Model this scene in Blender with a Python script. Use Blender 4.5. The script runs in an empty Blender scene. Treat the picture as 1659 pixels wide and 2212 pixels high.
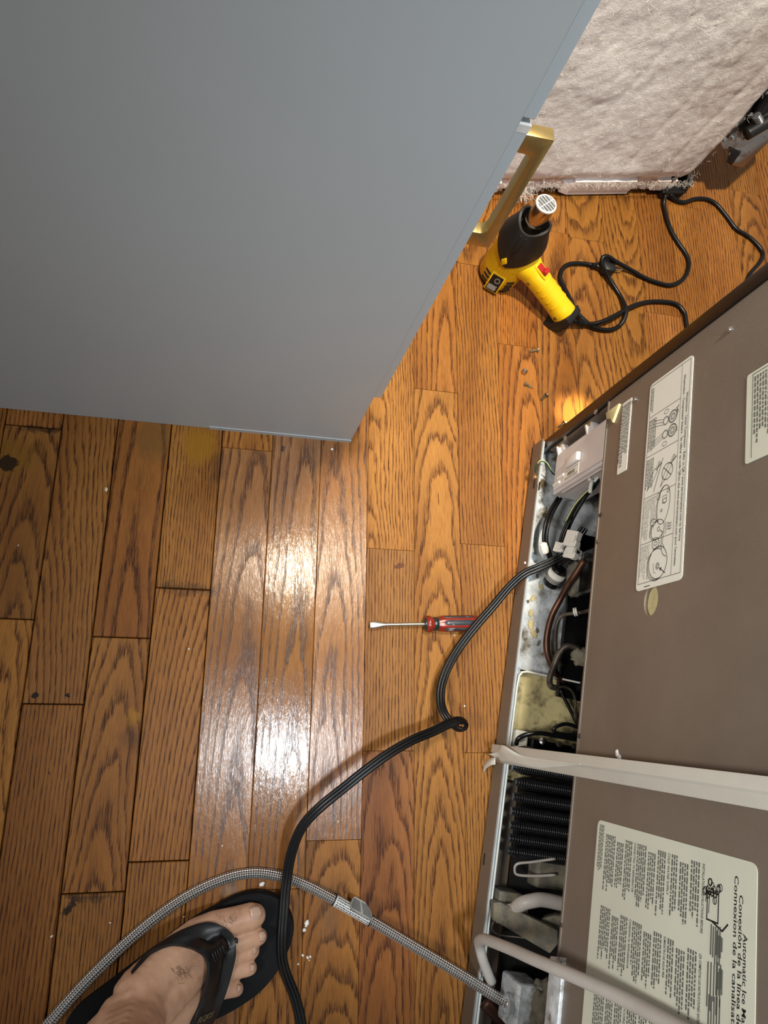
import bpy, bmesh, math, random
from mathutils import Vector, Matrix, noise
random.seed(7)
SC = bpy.context.scene
COL = SC.collection

# ------------------------------------------------------------------ camera, world, lights, exposure
CAMZ = 1.0
FPX, CX, CY = 1534.0, 829.5, 1106.0                     # focal length in pixels of a 1659 x 2212 frame
RC = Matrix(((0.97243099, 0.07387023, 0.22118129),
             (0.01125226, -0.96225843, 0.27190457),
             (0.23291921, -0.26191964, -0.93656113)))   # columns: image right, image down, view direction
cam = bpy.data.cameras.new('camera')
cam.sensor_fit = 'HORIZONTAL'; cam.sensor_width = 36.0
cam.lens = FPX / 1659.0 * 36.0
cam.clip_start = 0.01
cam_o = bpy.data.objects.new('camera', cam); COL.objects.link(cam_o)
cr, cd, cf = RC.col[0], RC.col[1], RC.col[2]
cam_o.matrix_world = Matrix(((cr.x, -cd.x, -cf.x, 0), (cr.y, -cd.y, -cf.y, 0), (cr.z, -cd.z, -cf.z, CAMZ), (0, 0, 0, 1)))
SC.camera = cam_o

world = bpy.data.worlds.new('room_light'); SC.world = world; world.use_nodes = True
wb = world.node_tree.nodes['Background']
wb.inputs[0].default_value = (0.92, 0.93, 0.94, 1); wb.inputs[1].default_value = 0.40

def lamp(name, loc, size, power, color, aim=(0, 0, -1), shape='DISK', spread=180, size_y=None):
    l = bpy.data.lights.new(name, 'AREA'); l.shape = shape; l.size = size
    if size_y: l.size_y = size_y
    l.energy = power; l.color = color; l.spread = math.radians(spread)
    o = bpy.data.objects.new(name, l); COL.objects.link(o); o.location = loc
    o.rotation_euler = Vector(aim).to_track_quat('-Z', 'Y').to_euler()
    return o
def downlight(name, loc, to, power, color, radius, beam):
    l = bpy.data.lights.new(name, 'SPOT'); l.energy = power; l.color = color; l.shadow_soft_size = radius
    l.spot_size = math.radians(beam); l.spot_blend = 1.0
    o = bpy.data.objects.new(name, l); COL.objects.link(o); o.location = loc
    o.rotation_euler = (Vector(to) - Vector(loc)).to_track_quat('-Z', 'Y').to_euler()
downlight('ceiling_spot_warm', (0.32, 0.576, 1.95), (0.72, 0.78, 0), 205, (1.0, 0.89, 0.72), 0.06, 62)
downlight('ceiling_spot_cool', (0.28, -0.145, 1.95), (0.56, 0.20, 0), 94, (0.88, 0.95, 1.0), 0.065, 60)
downlight('track_spot_on_refrigerator', (-1.05, -0.15, 1.75), (0.47, -0.05, 0.28), 108, (1.0, 0.97, 0.93), 0.22, 42)
GLINT = (0.5623, 0.4876, 0.0)                             # small pool of warm light on the floor behind the refrigerator's edge
downlight('added_glint_lamp', (0.62, 0.85, 1.8), GLINT, 900, (1.0, 0.80, 0.32), 0.008, 2.7)  # added lamp without a known source, only makes the warm pool on the floor

SC.view_settings.view_transform = 'Standard'; SC.view_settings.look = 'None'
SC.view_settings.exposure = 0.0; SC.view_settings.gamma = 1.0
SC.view_settings.use_curve_mapping = False

# ------------------------------------------------------------------ helpers: places
def ray(px, py):
    return RC @ Vector((px - CX, py - CY, FPX))
def at(px, py, z=0.0):                                  # the point at height z seen at that pixel
    d = ray(px, py); t = (z - CAMZ) / d.z
    return Vector((d.x * t, d.y * t, z))
FU = Vector((-0.17140026, -0.98520148, 0)); FW = Vector((0.98520148, -0.17140026, 0))
FA = Vector((0.49136278, 0.4151854, 0))                 # refrigerator: back lower corner
def fb(px, py, dep=0.0):                                # refrigerator coordinates (across, depth, height) on the plane at a depth
    d = ray(px, py); o = Vector((0, 0, CAMZ)); t = ((FA + FW * dep - o).dot(FW)) / d.dot(FW)
    q = o + d * t - FA
    return Vector((q.dot(FU), q.dot(FW), q.z))
def fz(px, py, z):                                      # refrigerator coordinates at a height
    q = at(px, py, z) - FA
    return Vector((q.dot(FU), q.dot(FW), z))

# ------------------------------------------------------------------ helpers: objects
def link(name, me, mat=None, parent=None):
    o = bpy.data.objects.new(name, me); COL.objects.link(o)
    if mat and me: me.materials.append(mat)
    if parent: o.parent = parent
    return o
def tag(o, label, cat=None, group=None, kind=None):
    o['label'] = label
    if cat: o['category'] = cat
    if group: o['group'] = group
    if kind: o['kind'] = kind
    return o
def empty(name, loc=(0, 0, 0), rz=0.0):
    o = bpy.data.objects.new(name, None); COL.objects.link(o); o.location = loc; o.rotation_euler = (0, 0, rz)
    o.empty_display_size = 0.05
    return o
def mk(name, verts, faces, mat, parent=None, smooth=False, uvs=None):
    me = bpy.data.meshes.new(name); me.from_pydata([tuple(v) for v in verts], [], faces); me.update()
    if smooth:
        for p in me.polygons: p.use_smooth = True
    if uvs:
        ul = me.uv_layers.new(name='UVMap')
        for l in me.loops: ul.data[l.index].uv = uvs[l.vertex_index]
    return link(name, me, mat, parent)
def bmo(name, bm, mat, parent=None, smooth=False, auto=None):
    bmesh.ops.recalc_face_normals(bm, faces=bm.faces)
    me = bpy.data.meshes.new(name); bm.to_mesh(me); bm.free()
    if smooth or auto:
        for p in me.polygons: p.use_smooth = True
    if auto:
        me.set_sharp_from_angle(angle=math.radians(auto))
    return link(name, me, mat, parent)
def add_box(bm, lo, hi, bevel=0.0, mat4=None, seg=2):
    b2 = bmesh.new(); bmesh.ops.create_cube(b2, size=1.0)
    lo, hi = Vector(lo), Vector(hi); s = hi - lo; c = (hi + lo) / 2
    for v in b2.verts: v.co = Vector((v.co.x * s.x, v.co.y * s.y, v.co.z * s.z)) + c
    if bevel: bmesh.ops.bevel(b2, geom=list(b2.edges), offset=bevel, segments=seg, affect='EDGES', profile=0.5)
    if mat4: b2.transform(mat4)
    merge(bm, b2)
def merge(bm, b2):
    me = bpy.data.meshes.new('tmp'); b2.to_mesh(me); b2.free(); bm.from_mesh(me); bpy.data.meshes.remove(me)
def box(name, lo, hi, mat, parent=None, bevel=0.0, mat4=None):
    bm = bmesh.new(); add_box(bm, lo, hi, bevel, mat4)
    return bmo(name, bm, mat, parent, auto=15 if bevel else None)
def prism(name, pts, mat, parent=None, bevel=0.0, off=(0, 0, 1)):
    """polygon pts extruded by the vector off"""
    bm = bmesh.new(); vs = [bm.verts.new(p) for p in pts]; f = bm.faces.new(vs)
    r = bmesh.ops.extrude_face_region(bm, geom=[f]); ov = Vector(off)
    for e in r['geom']:
        if isinstance(e, bmesh.types.BMVert): e.co += ov
    bmesh.ops.recalc_face_normals(bm, faces=bm.faces)
    if bevel: bmesh.ops.bevel(bm, geom=list(bm.edges), offset=bevel, segments=2, affect='EDGES', profile=0.5)
    return bmo(name, bm, mat, parent, auto=35)
def smooth_path(pts, n=8):
    P = [Vector(p) for p in pts]
    if len(P) < 3: return P
    Q = [2 * P[0] - P[1]] + P + [2 * P[-1] - P[-2]]; out = []
    for i in range(1, len(Q) - 2):
        a, b, c, d = Q[i - 1], Q[i], Q[i + 1], Q[i + 2]
        for k in range(n):
            t = k / n
            out.append(0.5 * ((2 * b) + (c - a) * t + (2 * a - 5 * b + 4 * c - d) * t * t + (3 * b - a - 3 * c + d) * t ** 3))
    out.append(P[-1]); return out
def sweep(pts, prof, up=None, closed_prof=True, roll=None):
    """sweep a 2-D profile along pts; returns verts, faces, uvs. up fixes the frame, else parallel transport"""
    n = len(pts); m = len(prof); V = []; F = []; UV = []; L = 0.0
    nrm = None
    for i in range(n):
        t = (pts[min(i + 1, n - 1)] - pts[max(i - 1, 0)]).normalized()
        if up is not None:
            uu = up[i] if isinstance(up, list) else Vector(up)
            s = t.cross(uu).normalized(); w2 = s.cross(t).normalized()
        else:
            if nrm is None:
                nrm = t.orthogonal().normalized()
            nrm = (nrm - t * nrm.dot(t)).normalized(); s = nrm; w2 = t.cross(s)
        if roll:
            a = roll[i]; s, w2 = s * math.cos(a) + w2 * math.sin(a), w2 * math.cos(a) - s * math.sin(a)
        if i: L += (pts[i] - pts[i - 1]).length
        sc_ = 1.0
        for j, (a, b) in enumerate(prof):
            V.append(pts[i] + s * a * sc_ + w2 * b * sc_); UV.append((j / m, L))
    for i in range(n - 1):
        for j in range(m):
            k = (j + 1) % m
            F.append((i * m + j, i * m + k, (i + 1) * m + k, (i + 1) * m + j))
    F.append(tuple(range(m - 1, -1, -1))); F.append(tuple((n - 1) * m + j for j in range(m)))
    return V, F, UV
def circ(r, k=10): return [(r * math.cos(2 * math.pi * j / k), r * math.sin(2 * math.pi * j / k)) for j in range(k)]
def tube(name, pts, r, mat, parent=None, k=10, sm=8, up=None):
    p = smooth_path(pts, sm) if sm else [Vector(q) for q in pts]
    V, F, UV = sweep(p, circ(r, k), up)
    return mk(name, V, F, mat, parent, True, UV)
def lathe(name, prof, mat, parent=None, k=24, mat4=None, auto=30, caps=True):
    """profile of (radius, height) turned about z"""
    V = []; F = []; n = len(prof)
    for (r, z) in prof:
        for j in range(k):
            a = 2 * math.pi * j / k; V.append(Vector((r * math.cos(a), r * math.sin(a), z)))
    for i in range(n - 1):
        for j in range(k):
            q = (j + 1) % k; F.append((i * k + j, i * k + q, (i + 1) * k + q, (i + 1) * k + j))
    if caps: F.append(tuple(range(k - 1, -1, -1))); F.append(tuple((n - 1) * k + j for j in range(k)))
    if mat4: V = [mat4 @ v for v in V]
    o = mk(name, V, F, mat, parent, True); o.data.set_sharp_from_angle(angle=math.radians(auto)); return o
def loft(name, rings, mat, parent=None, smooth=True, auto=None, caps=True):
    m = len(rings[0]); V = [v for r in rings for v in r]; F = []
    for i in range(len(rings) - 1):
        for j in range(m):
            q = (j + 1) % m; F.append((i * m + j, i * m + q, (i + 1) * m + q, (i + 1) * m + j))
    if caps:
        F.append(tuple(range(m - 1, -1, -1))); F.append(tuple((len(rings) - 1) * m + j for j in range(m)))
    o = mk(name, V, F, mat, parent, smooth)
    bm = bmesh.new(); bm.from_mesh(o.data); bmesh.ops.recalc_face_normals(bm, faces=bm.faces); bm.to_mesh(o.data); bm.free()
    if auto: o.data.set_sharp_from_angle(angle=math.radians(auto))
    return o
def frame_mat(o, x, y, z):                              # 4x4 from an origin and three axes
    return Matrix(((x.x, y.x, z.x, o.x), (x.y, y.y, z.y, o.y), (x.z, y.z, z.z, o.z), (0, 0, 0, 1)))
def axis_mat(o, zdir, hint=(0, 0, 1)):
    z = Vector(zdir).normalized(); h = Vector(hint)
    if abs(z.dot(h)) > 0.98: h = Vector((1, 0, 0))
    x = h.cross(z).normalized(); y = z.cross(x)
    return frame_mat(Vector(o), x, y, z)
def text(name, body, p0, p1, h, upv, mat, parent, thick=0.00015, bold=0.0):
    """flat lettering from p0 to p1 (local points), letter height h, glyphs standing along upv"""
    cu = bpy.data.curves.new(name, 'FONT'); cu.body = body; cu.size = 1.0; cu.resolution_u = 2; cu.offset = bold
    ob = bpy.data.objects.new(name, cu); COL.objects.link(ob); bpy.context.view_layer.update()
    me = bpy.data.meshes.new_from_object(ob); bpy.data.objects.remove(ob); bpy.data.curves.remove(cu)
    xs = [v.co.x for v in me.vertices]; w = max(xs) - min(xs); x0 = min(xs)
    p0, p1, upv = Vector(p0), Vector(p1), Vector(upv).normalized()
    xd = p1 - p0; L = xd.length; xd.normalize(); upv = (upv - xd * upv.dot(xd)).normalized(); nd = xd.cross(upv)
    for v in me.vertices:
        c = v.co; v.co = p0 + xd * ((c.x - x0) / w * L) + upv * (c.y * h / 0.69) + nd * thick
    me.update(); return link(name, me, mat, parent)

# ------------------------------------------------------------------ helpers: materials
class NT:
    def __init__(s, name):
        s.m = bpy.data.materials.new(name); s.m.use_nodes = True; s.t = s.m.node_tree; s.n = s.t.nodes
        s.b = s.n['Principled BSDF']
    def node(s, typ, ins=None, **kw):
        nd = s.n.new(typ)
        for k, v in kw.items(): setattr(nd, k, v)
        for k, v in (ins or {}).items(): s.put(nd, k, v)
        return nd
    def put(s, nd, k, v):
        i = nd.inputs[k]
        if isinstance(v, bpy.types.NodeSocket): s.t.links.new(v, i)
        elif isinstance(v, bpy.types.Node): s.t.links.new(v.outputs[0], i)
        else: i.default_value = v
    def math(s, op, a, b=0.0, c=None, clamp=False):
        nd = s.n.new('ShaderNodeMath'); nd.operation = op; nd.use_clamp = clamp; s.put(nd, 0, a); s.put(nd, 1, b)
        if c is not None: s.put(nd, 2, c)
        return nd.outputs[0]
    def mix(s, f, a, b, blend='MIX'):
        nd = s.n.new('ShaderNodeMix'); nd.data_type = 'RGBA'; nd.blend_type = blend
        s.put(nd, 0, f); s.put(nd, 6, a); s.put(nd, 7, b); return nd.outputs[2]
    def ramp(s, f, stops, interp='LINEAR'):
        nd = s.n.new('ShaderNodeValToRGB'); e = nd.color_ramp.elements; nd.color_ramp.interpolation = interp
        while len(e) < len(stops): e.new(0.5)
        for k, (p, c) in enumerate(stops):
            e[k].position = p; e[k].color = (c, c, c, 1) if not isinstance(c, tuple) else (*c, 1)
        s.put(nd, 0, f); return nd.outputs[0]
    def noise(s, vec, scale, detail=3, rough=0.5, dist=0.0):
        nd = s.n.new('ShaderNodeTexNoise'); s.put(nd, 'Vector', vec); nd.inputs['Scale'].default_value = scale
        nd.inputs['Detail'].default_value = detail; nd.inputs['Roughness'].default_value = rough; nd.inputs['Distortion'].default_value = dist
        return nd.outputs[0]
    def mapping(s, vec, scale=(1, 1, 1), loc=(0, 0, 0)):
        nd = s.n.new('ShaderNodeMapping'); s.put(nd, 'Vector', vec); s.put(nd, 'Scale', scale); s.put(nd, 'Location', loc); return nd.outputs[0]
    def obj(s): return s.node('ShaderNodeTexCoord').outputs['Object']
    def uv(s): return s.node('ShaderNodeTexCoord').outputs['UV']
    def bump(s, h, strength=0.3, dist=0.001):
        nd = s.n.new('ShaderNodeBump'); nd.inputs['Strength'].default_value = strength; nd.inputs['Distance'].default_value = dist
        s.put(nd, 'Height', h); s.put(s.b, 'Normal', nd.outputs[0])
def rgb(r, g, b):                                       # sRGB 0-255 to linear
    f = lambda c: (c / 255 / 12.92) if c <= 10 else ((c / 255 + 0.055) / 1.055) ** 2.4
    return (f(r), f(g), f(b), 1)
def pm(name, col, rough=0.5, metal=0.0, var=0.12, scale=30.0, bump=0.0, bscale=200.0, coat=0.0, dirt=None, sss=0.0, rvar=0.0, spec=None):
    """plain procedural material: colour broken by noise, optional fine relief and dirt"""
    k = NT(name); o = k.obj()
    n = k.noise(o, scale, 4, 0.6)
    dark = tuple(c * (1 - var * 1.6) for c in col[:3]) + (1,); lite = tuple(min(1, c * (1 + var)) for c in col[:3]) + (1,)
    c = k.mix(k.ramp(n, [(0.3, 0.0), (0.7, 1.0)]), dark, lite)
    if dirt:
        dcol, amount, dscale = dirt
        d = k.ramp(k.noise(o, dscale, 5, 0.65), [(max(0.0, 0.62 - amount * 0.4), 0.0), (min(1.0, 0.72 - amount * 0.2), 1.0)])
        c = k.mix(d, c, dcol)
        k.put(k.b, 'Roughness', k.mix(d, (rough,) * 3 + (1,), (0.85,) * 3 + (1,)))
    else:
        k.put(k.b, 'Roughness', k.math('ADD', rough - rvar * 0.5, k.math('MULTIPLY', n, rvar)) if rvar else rough)
    k.put(k.b, 'Base Color', c); k.put(k.b, 'Metallic', metal)
    if coat: k.put(k.b, 'Coat Weight', coat); k.put(k.b, 'Coat Roughness', 0.1)
    if sss:
        k.put(k.b, 'Subsurface Weight', sss); k.put(k.b, 'Subsurface Radius', (0.012, 0.005, 0.003)); k.put(k.b, 'Subsurface Scale', 0.5)
    if spec is not None: k.put(k.b, 'Specular IOR Level', spec)
    if bump: k.bump(k.noise(o, bscale, 3, 0.6), bump, 0.0008)
    return k.m

# ------------------------------------------------------------------ oak floor
def oak():
    k = NT('oak_plank_varnished'); o = k.obj()
    at_ = lambda nm: k.node('ShaderNodeAttribute', attribute_type='OBJECT', attribute_name=nm).outputs['Fac']
    info = k.node('ShaderNodeObjectInfo')
    gx, gd, gs, rg, seed, sv = at_('gx'), at_('gd'), at_('gs'), at_('rg'), at_('sd'), at_('sv')
    sh = k.node('ShaderNodeVectorMath', operation='ADD', ins={0: o, 1: k.node('ShaderNodeCombineXYZ', {0: seed, 1: k.math('MULTIPLY', seed, 1.7), 2: seed}).outputs[0]}).outputs[0]
    sp = k.node('ShaderNodeSeparateXYZ', {0: o})
    x, y = sp.outputs[0], sp.outputs[1]
    w1 = k.math('SUBTRACT', k.noise(k.mapping(sh, (10, 3.0, 1)), 1.6, 3, 0.55), 0.5)
    w2 = k.math('SUBTRACT', k.noise(k.mapping(sh, (55, 9, 1)), 1.6, 2, 0.5), 0.5)
    w3 = k.math('SUBTRACT', k.noise(k.mapping(sh, (620, 26, 1)), 1.0, 3, 0.6), 0.5)
    dx = k.math('ADD', k.math('SUBTRACT', x, gx), k.math('MULTIPLY', w1, 0.012))
    d = k.math('ADD', k.math('ADD', gd, k.math('MULTIPLY', gs, y)), k.math('MULTIPLY', w1, 0.016))
    r = k.math('SQRT', k.math('ADD', k.math('MULTIPLY', dx, dx), k.math('MULTIPLY', d, d)))
    r = k.math('ADD', r, k.math('ADD', k.math('MULTIPLY', w2, 0.0028), k.math('MULTIPLY', w3, 0.0030)))
    ph = k.math('FRACT', k.math('DIVIDE', r, at_('sp')))
    band = k.ramp(ph, [(0.0, 0.15), (0.06, 1.0), (0.20, 0.80), (0.46, 0.16), (0.94, 0.02), (1.0, 0.15)], 'EASE')
    pore = k.ramp(k.noise(k.mapping(sh, (1100, 46, 1)), 1.0, 3, 0.65), [(0.44, 0.0), (0.58, 1.0)])
    fine = k.noise(k.mapping(sh, (1700, 60, 1)), 1.0, 2, 0.6)
    bp = k.math('MULTIPLY', band, k.math('ADD', 0.36, k.math('MULTIPLY', pore, 0.64)))
    tone = k.noise(k.mapping(sh, (14, 2.2, 1)), 1.0, 3, 0.5)
    light = k.mix(k.ramp(tone, [(0.3, 0.0), (0.7, 1.0)]), rgb(140, 92, 42), rgb(176, 125, 64))
    dark = k.mix(k.ramp(tone, [(0.35, 0.0), (0.7, 1.0)]), rgb(56, 29, 15), rgb(76, 41, 20))
    c = k.mix(k.math('MULTIPLY', bp, 1.12, clamp=True), light, dark)
    c = k.mix(k.math('MULTIPLY', k.math('MULTIPLY', pore, 0.46), k.math('ADD', 0.35, band), clamp=True), c, rgb(58, 28, 13))
    c = k.mix(k.math('MULTIPLY', fine, 0.22), c, rgb(92, 52, 24))
    c = k.mix(1.0, c, info.outputs['Color'], 'MULTIPLY')
    # wear with a shape of its own: dried glue and black water marks by the cabinet
    g = k.node('ShaderNodeNewGeometry').outputs['Position']
    wob = k.math('MULTIPLY', k.math('SUBTRACT', k.noise(g, 55, 4, 0.6), 0.5), 0.03)
    def spot(px, py, rx, ry, col, strength, c, soft=0.45):
        p = at(px, py)
        v = k.node('ShaderNodeVectorMath', operation='SUBTRACT', ins={0: g, 1: tuple(p)}).outputs[0]
        v = k.node('ShaderNodeVectorMath', operation='MULTIPLY', ins={0: v, 1: (1 / rx, 1 / ry, 0)}).outputs[0]
        ln = k.node('ShaderNodeVectorMath', operation='LENGTH', ins={0: v}).outputs['Value']
        ln = k.math('ADD', ln, k.math('DIVIDE', wob, min(rx, ry)))
        f = k.math('MULTIPLY', k.ramp(ln, [(1 - soft, 1.0), (1.0, 0.0)]), strength)
        return k.mix(f, c, col)
    for a in SPOTS: c = spot(*a[:6], c, *(a[6:]))
    k.put(k.b, 'Base Color', c)
    k.put(k.b, 'Roughness', k.math('ADD', rg, k.math('ADD', k.math('MULTIPLY', bp, 0.10), k.math('MULTIPLY', w1, 0.08))))
    k.put(k.b, 'Specular IOR Level', sv)
    h = k.math('ADD', k.math('MULTIPLY', bp, -0.6), k.math('ADD', k.math('MULTIPLY', pore, -0.25), k.math('MULTIPLY', w2, 0.9)))
    peel = k.noise(k.mapping(sh, (260, 70, 1)), 1.0, 3, 0.6)
    h = k.math('ADD', h, k.math('MULTIPLY', k.math('MULTIPLY', peel, at_('bp')), 2.2))
    k.bump(h, 0.24, 0.0005)
    return k.m
SPOTS = [  # px, py, half width, half depth, colour, strength
    (432, 962, 0.030, 0.034, rgb(150, 104, 22), 0.75),
    (330, 950, 0.030, 0.036, rgb(104, 78, 40), 0.55),
    (24, 985, 0.036, 0.030, rgb(128, 88, 28), 0.7),
    (8, 1000, 0.020, 0.012, rgb(26, 18, 10), 0.9, 0.2),
    (290, 1552, 0.010, 0.018, rgb(160, 110, 30), 0.7, 0.8),
    (290, 1590, 0.022, 0.022, rgb(70, 42, 26), 0.5, 0.8),
    (75, 925, 0.030, 0.006, rgb(20, 15, 12), 0.8, 0.8),
    (400, 1272, 0.050, 0.010, rgb(24, 18, 14), 0.6, 0.8),
    (150, 1960, 0.006, 0.009, rgb(20, 14, 10), 0.9, 0.5),
    (200, 1938, 0.030, 0.006, rgb(30, 22, 16), 0.7, 0.8),
    (690, 960, 0.030, 0.05, rgb(58, 38, 30), 0.45, 0.9),
    (470, 1010, 0.016, 0.03, rgb(50, 34, 26), 0.5, 0.9),
    (865, 1222, 0.006, 0.004, rgb(90, 52, 28), 0.9, 0.5),
    (966, 1297, 0.003, 0.003, rgb(80, 44, 22), 0.9, 0.5),
    (613, 975, 0.003, 0.005, rgb(40, 24, 14), 0.9, 0.4),
    (105, 1668, 0.003, 0.003, rgb(24, 14, 8), 0.9, 0.4),
    (77, 1500, 0.002, 0.002, rgb(14, 9, 6), 0.95, 0.4),
    (149, 1505, 0.002, 0.002, rgb(14, 9, 6), 0.95, 0.4),
    (500, 1925, 0.018, 0.012, rgb(150, 128, 108), 0.45, 0.9),
    (710, 1985, 0.022, 0.055, rgb(96, 74, 54), 0.45, 0.9),
]
M_OAK = oak()
M_SUB = pm('dark_gap_subfloor', rgb(16, 11, 8), 0.9)

PW = 0.0728; PX0 = -0.1535
floor = box('floor', (-1.1, -1.1, -0.05), (1.75, 1.75, -0.012), M_SUB)
tag(floor, 'varnished red oak strip floor of narrow planks', kind='structure')
# end joints seen in each row of planks (image positions), rows counted from the one under the cabinet corner
JOINTS = {-2: [(75, 922), (35, 1337)], -1: [(112, 1521)], 0: [(260, 1377), (200, 1929)], 1: [(400, 1272), (340, 1861)],
          2: [(543, 971)], 3: [(598, 1922)], 4: [(722, 1815)], 5: [(845, 1187), (839, 1622)], 6: [(942, 844)],
          7: [(1037, 1177), (1025, 573), (1030, 1626)], 8: [(1117, 747), (1104, 1281)], 12: [(1505, 690)]}
# tint, ring centre, ring depth, slope, ring spacing, roughness for planks that stand out: key (row, order from the far end)
LOOK = {}
def look(row, ymid, **kw): LOOK.setdefault(row, []).append((at(*ymid).y, kw))
look(-2, (20, 1150), t=(.92, .88, .82), gx=.01, gd=.045, gs=.08)
look(-1, (170, 1150), t=(.95, .88, .80), gx=-.05, gd=.05, gs=.09)
look(-1, (80, 1700), t=(.85, .74, .62), gx=.22, gd=.06, gs=.0)
look(0, (290, 1150), t=(.92, .78, .66), gx=.004, gd=.030, gs=.035, sp=.011)
look(0, (240, 1650), t=(.98, .90, .78), gx=.004, gd=.050, gs=.085, sp=.0048)
look(0, (180, 2050), t=(.86, .80, .72), gx=-.2, gd=.04, gs=.0)
look(1, (420, 1100), t=(1.0, .92, .76), gx=-.12, gd=.05, gs=.03)
look(1, (380, 1550), t=(.98, .86, .70), gx=.06, gd=.04, gs=.14, sp=.0055)
look(2, (500, 1400), t=(.92, .82, .74), gx=.016, gd=.030, gs=.055, sp=.0072, rg=.19, sv=.42, bp=1.0)
look(3, (610, 1300), t=(.94, .86, .80), gx=.012, gd=.030, gs=.040, sp=.0075, rg=.13, sv=.5, bp=0.9)
look(4, (730, 1300), t=(1.0, .88, .74), gx=-.012, gd=.032, gs=.055, sp=.0075, rg=.21, sv=.40, bp=1.1)
look(5, (845, 950), t=(1.12, 1.04, .86), gx=-.03, gd=.035, gs=.05)
look(5, (845, 1400), t=(.93, .88, .82), gx=.22, gd=.05, gs=.02, sp=.0045)
look(5, (840, 1850), t=(.80, .64, .60), gx=-.004, gd=.05, gs=.06, sp=.0048)
look(6, (940, 700), t=(1.0, .86, .68), gx=.016, gd=.026, gs=.05, sp=.008)
look(6, (940, 1200), t=(1.08, 1.02, .86), gx=.000, gd=.045, gs=.065, sp=.0050)
look(7, (1037, 900), t=(1.02, .92, .72), gx=-.12, gd=.05, gs=.04, sp=.005)
look(7, (1030, 1400), t=(.98, .90, .78), gx=-.06, gd=.03, gs=.03, sp=.005)
look(8, (1115, 650), t=(1.06, .86, .62), gx=.03, gd=.03, gs=.09)
look(8, (1120, 950), t=(1.06, .86, .62), gx=.014, gd=.028, gs=.07, sp=.007)
look(9, (1200, 650), t=(1.04, .94, .74), gx=.012, gd=.035, gs=.05, sp=.007)
look(4, (722, 2000), t=(.98, .90, .74), gx=.006, gd=.045, gs=.10, sp=.005)
def plank(row, y0, y1, kw):
    cx = PX0 + (row + 0.5) * PW; cy = (y0 + y1) / 2; hl = (y1 - y0) / 2
    gap = kw.get('gap', 0.00022); hw = PW / 2 - gap
    bv = kw.get('bv', 0.0004); e = 1 - bv / hw
    xs = [-1, -e, -0.5, 0, 0.5, e, 1]; zs = [-bv, -0.00008, 0, 0.00006, 0, -0.00008, -bv]
    hl -= gap * 0.8; ys = [(-hl, -bv), (-hl + bv, 0), (hl - bv, 0), (hl, -bv)]
    V = []; F = []
    for yy, dz in ys:
        for xx, zz in zip(xs, zs): V.append((xx * hw, yy, zz + dz))
    for i in range(3):
        for j in range(6): F.append((i * 7 + j, i * 7 + j + 1, (i + 1) * 7 + j + 1, (i + 1) * 7 + j))
    b = len(V); V += [(-hw, -hl, -0.011), (hw, -hl, -0.011), (hw, hl, -0.011), (-hw, hl, -0.011)]
    F += [(b, b + 3, b + 2, b + 1), tuple([b] + [b + 1] + [6, 5, 4, 3, 2, 1, 0]), tuple([b + 2, b + 3] + list(range(21, 28))),
          (b + 3, b, 0, 7, 14, 21), (b + 1, b + 2, 27, 20, 13, 6)]
    o = mk('floor_plank', V, F, M_OAK, floor, True); o.data.set_sharp_from_angle(angle=math.radians(12))
    o.location = (cx, cy, kw.get('z', 0.0)); o.rotation_euler = (0, kw.get('tilt', 0), 0)
    t = kw.get('t', (1, 0.92, 0.8)); o.color = (*t, 1)
    for nm, df in (('gx', 0), ('gd', 0.02), ('gs', 0.04), ('rg', 0.45), ('sp', 0.0044), ('sv', 0.16), ('bp', 0.0)): o[nm] = float(kw.get(nm, df))
    o['sd'] = random.uniform(0, 50)
for row in range(-11, 26):
    ys = sorted(at(*p).y for p in JOINTS.get(row, []))
    y = ys[0] if ys else random.uniform(-0.6, -0.2)
    js = list(ys) or [y]
    if ys:
        js.insert(0, min(ys[0] - random.uniform(0.45, 0.9), -0.48)); js.append(max(ys[-1] + random.uniform(0.45, 0.9), 0.47 if row < 5 else 1.0))
    while js[0] > -1.0: js.insert(0, js[0] - random.uniform(0.45, 0.9))
    while js[-1] < 1.7: js.append(js[-1] + random.uniform(0.45, 0.9))
    for a, b in zip(js, js[1:]):
        v = random.uniform(0.86, 1.06); straight = random.random() < 0.5
        kw = dict(t=(v, v * random.uniform(.86, .95), v * random.uniform(.68, .84)), gx=random.choice((-1, 1)) * random.uniform(.06, .2) if straight else random.uniform(-.02, .02),
                  gd=random.uniform(.035, .065), gs=random.choice((-1, 1)) * (random.uniform(.01, .03) if straight else random.uniform(.05, .10)), sp=random.uniform(.0036, .0056),
                  rg=random.uniform(.40, .50), tilt=random.uniform(-.002, .002), z=random.uniform(-.0002, .0001))
        for ym, k2 in LOOK.get(row, []):
            if a < ym < b: kw.update(k2)
        if row in (-2, -1, 0, 1): kw['gap'] = 0.0008; kw['bv'] = 0.0010
        if row in (2, 3): kw['bv'] = 0.0009
        plank(row, a, b, kw)

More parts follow.
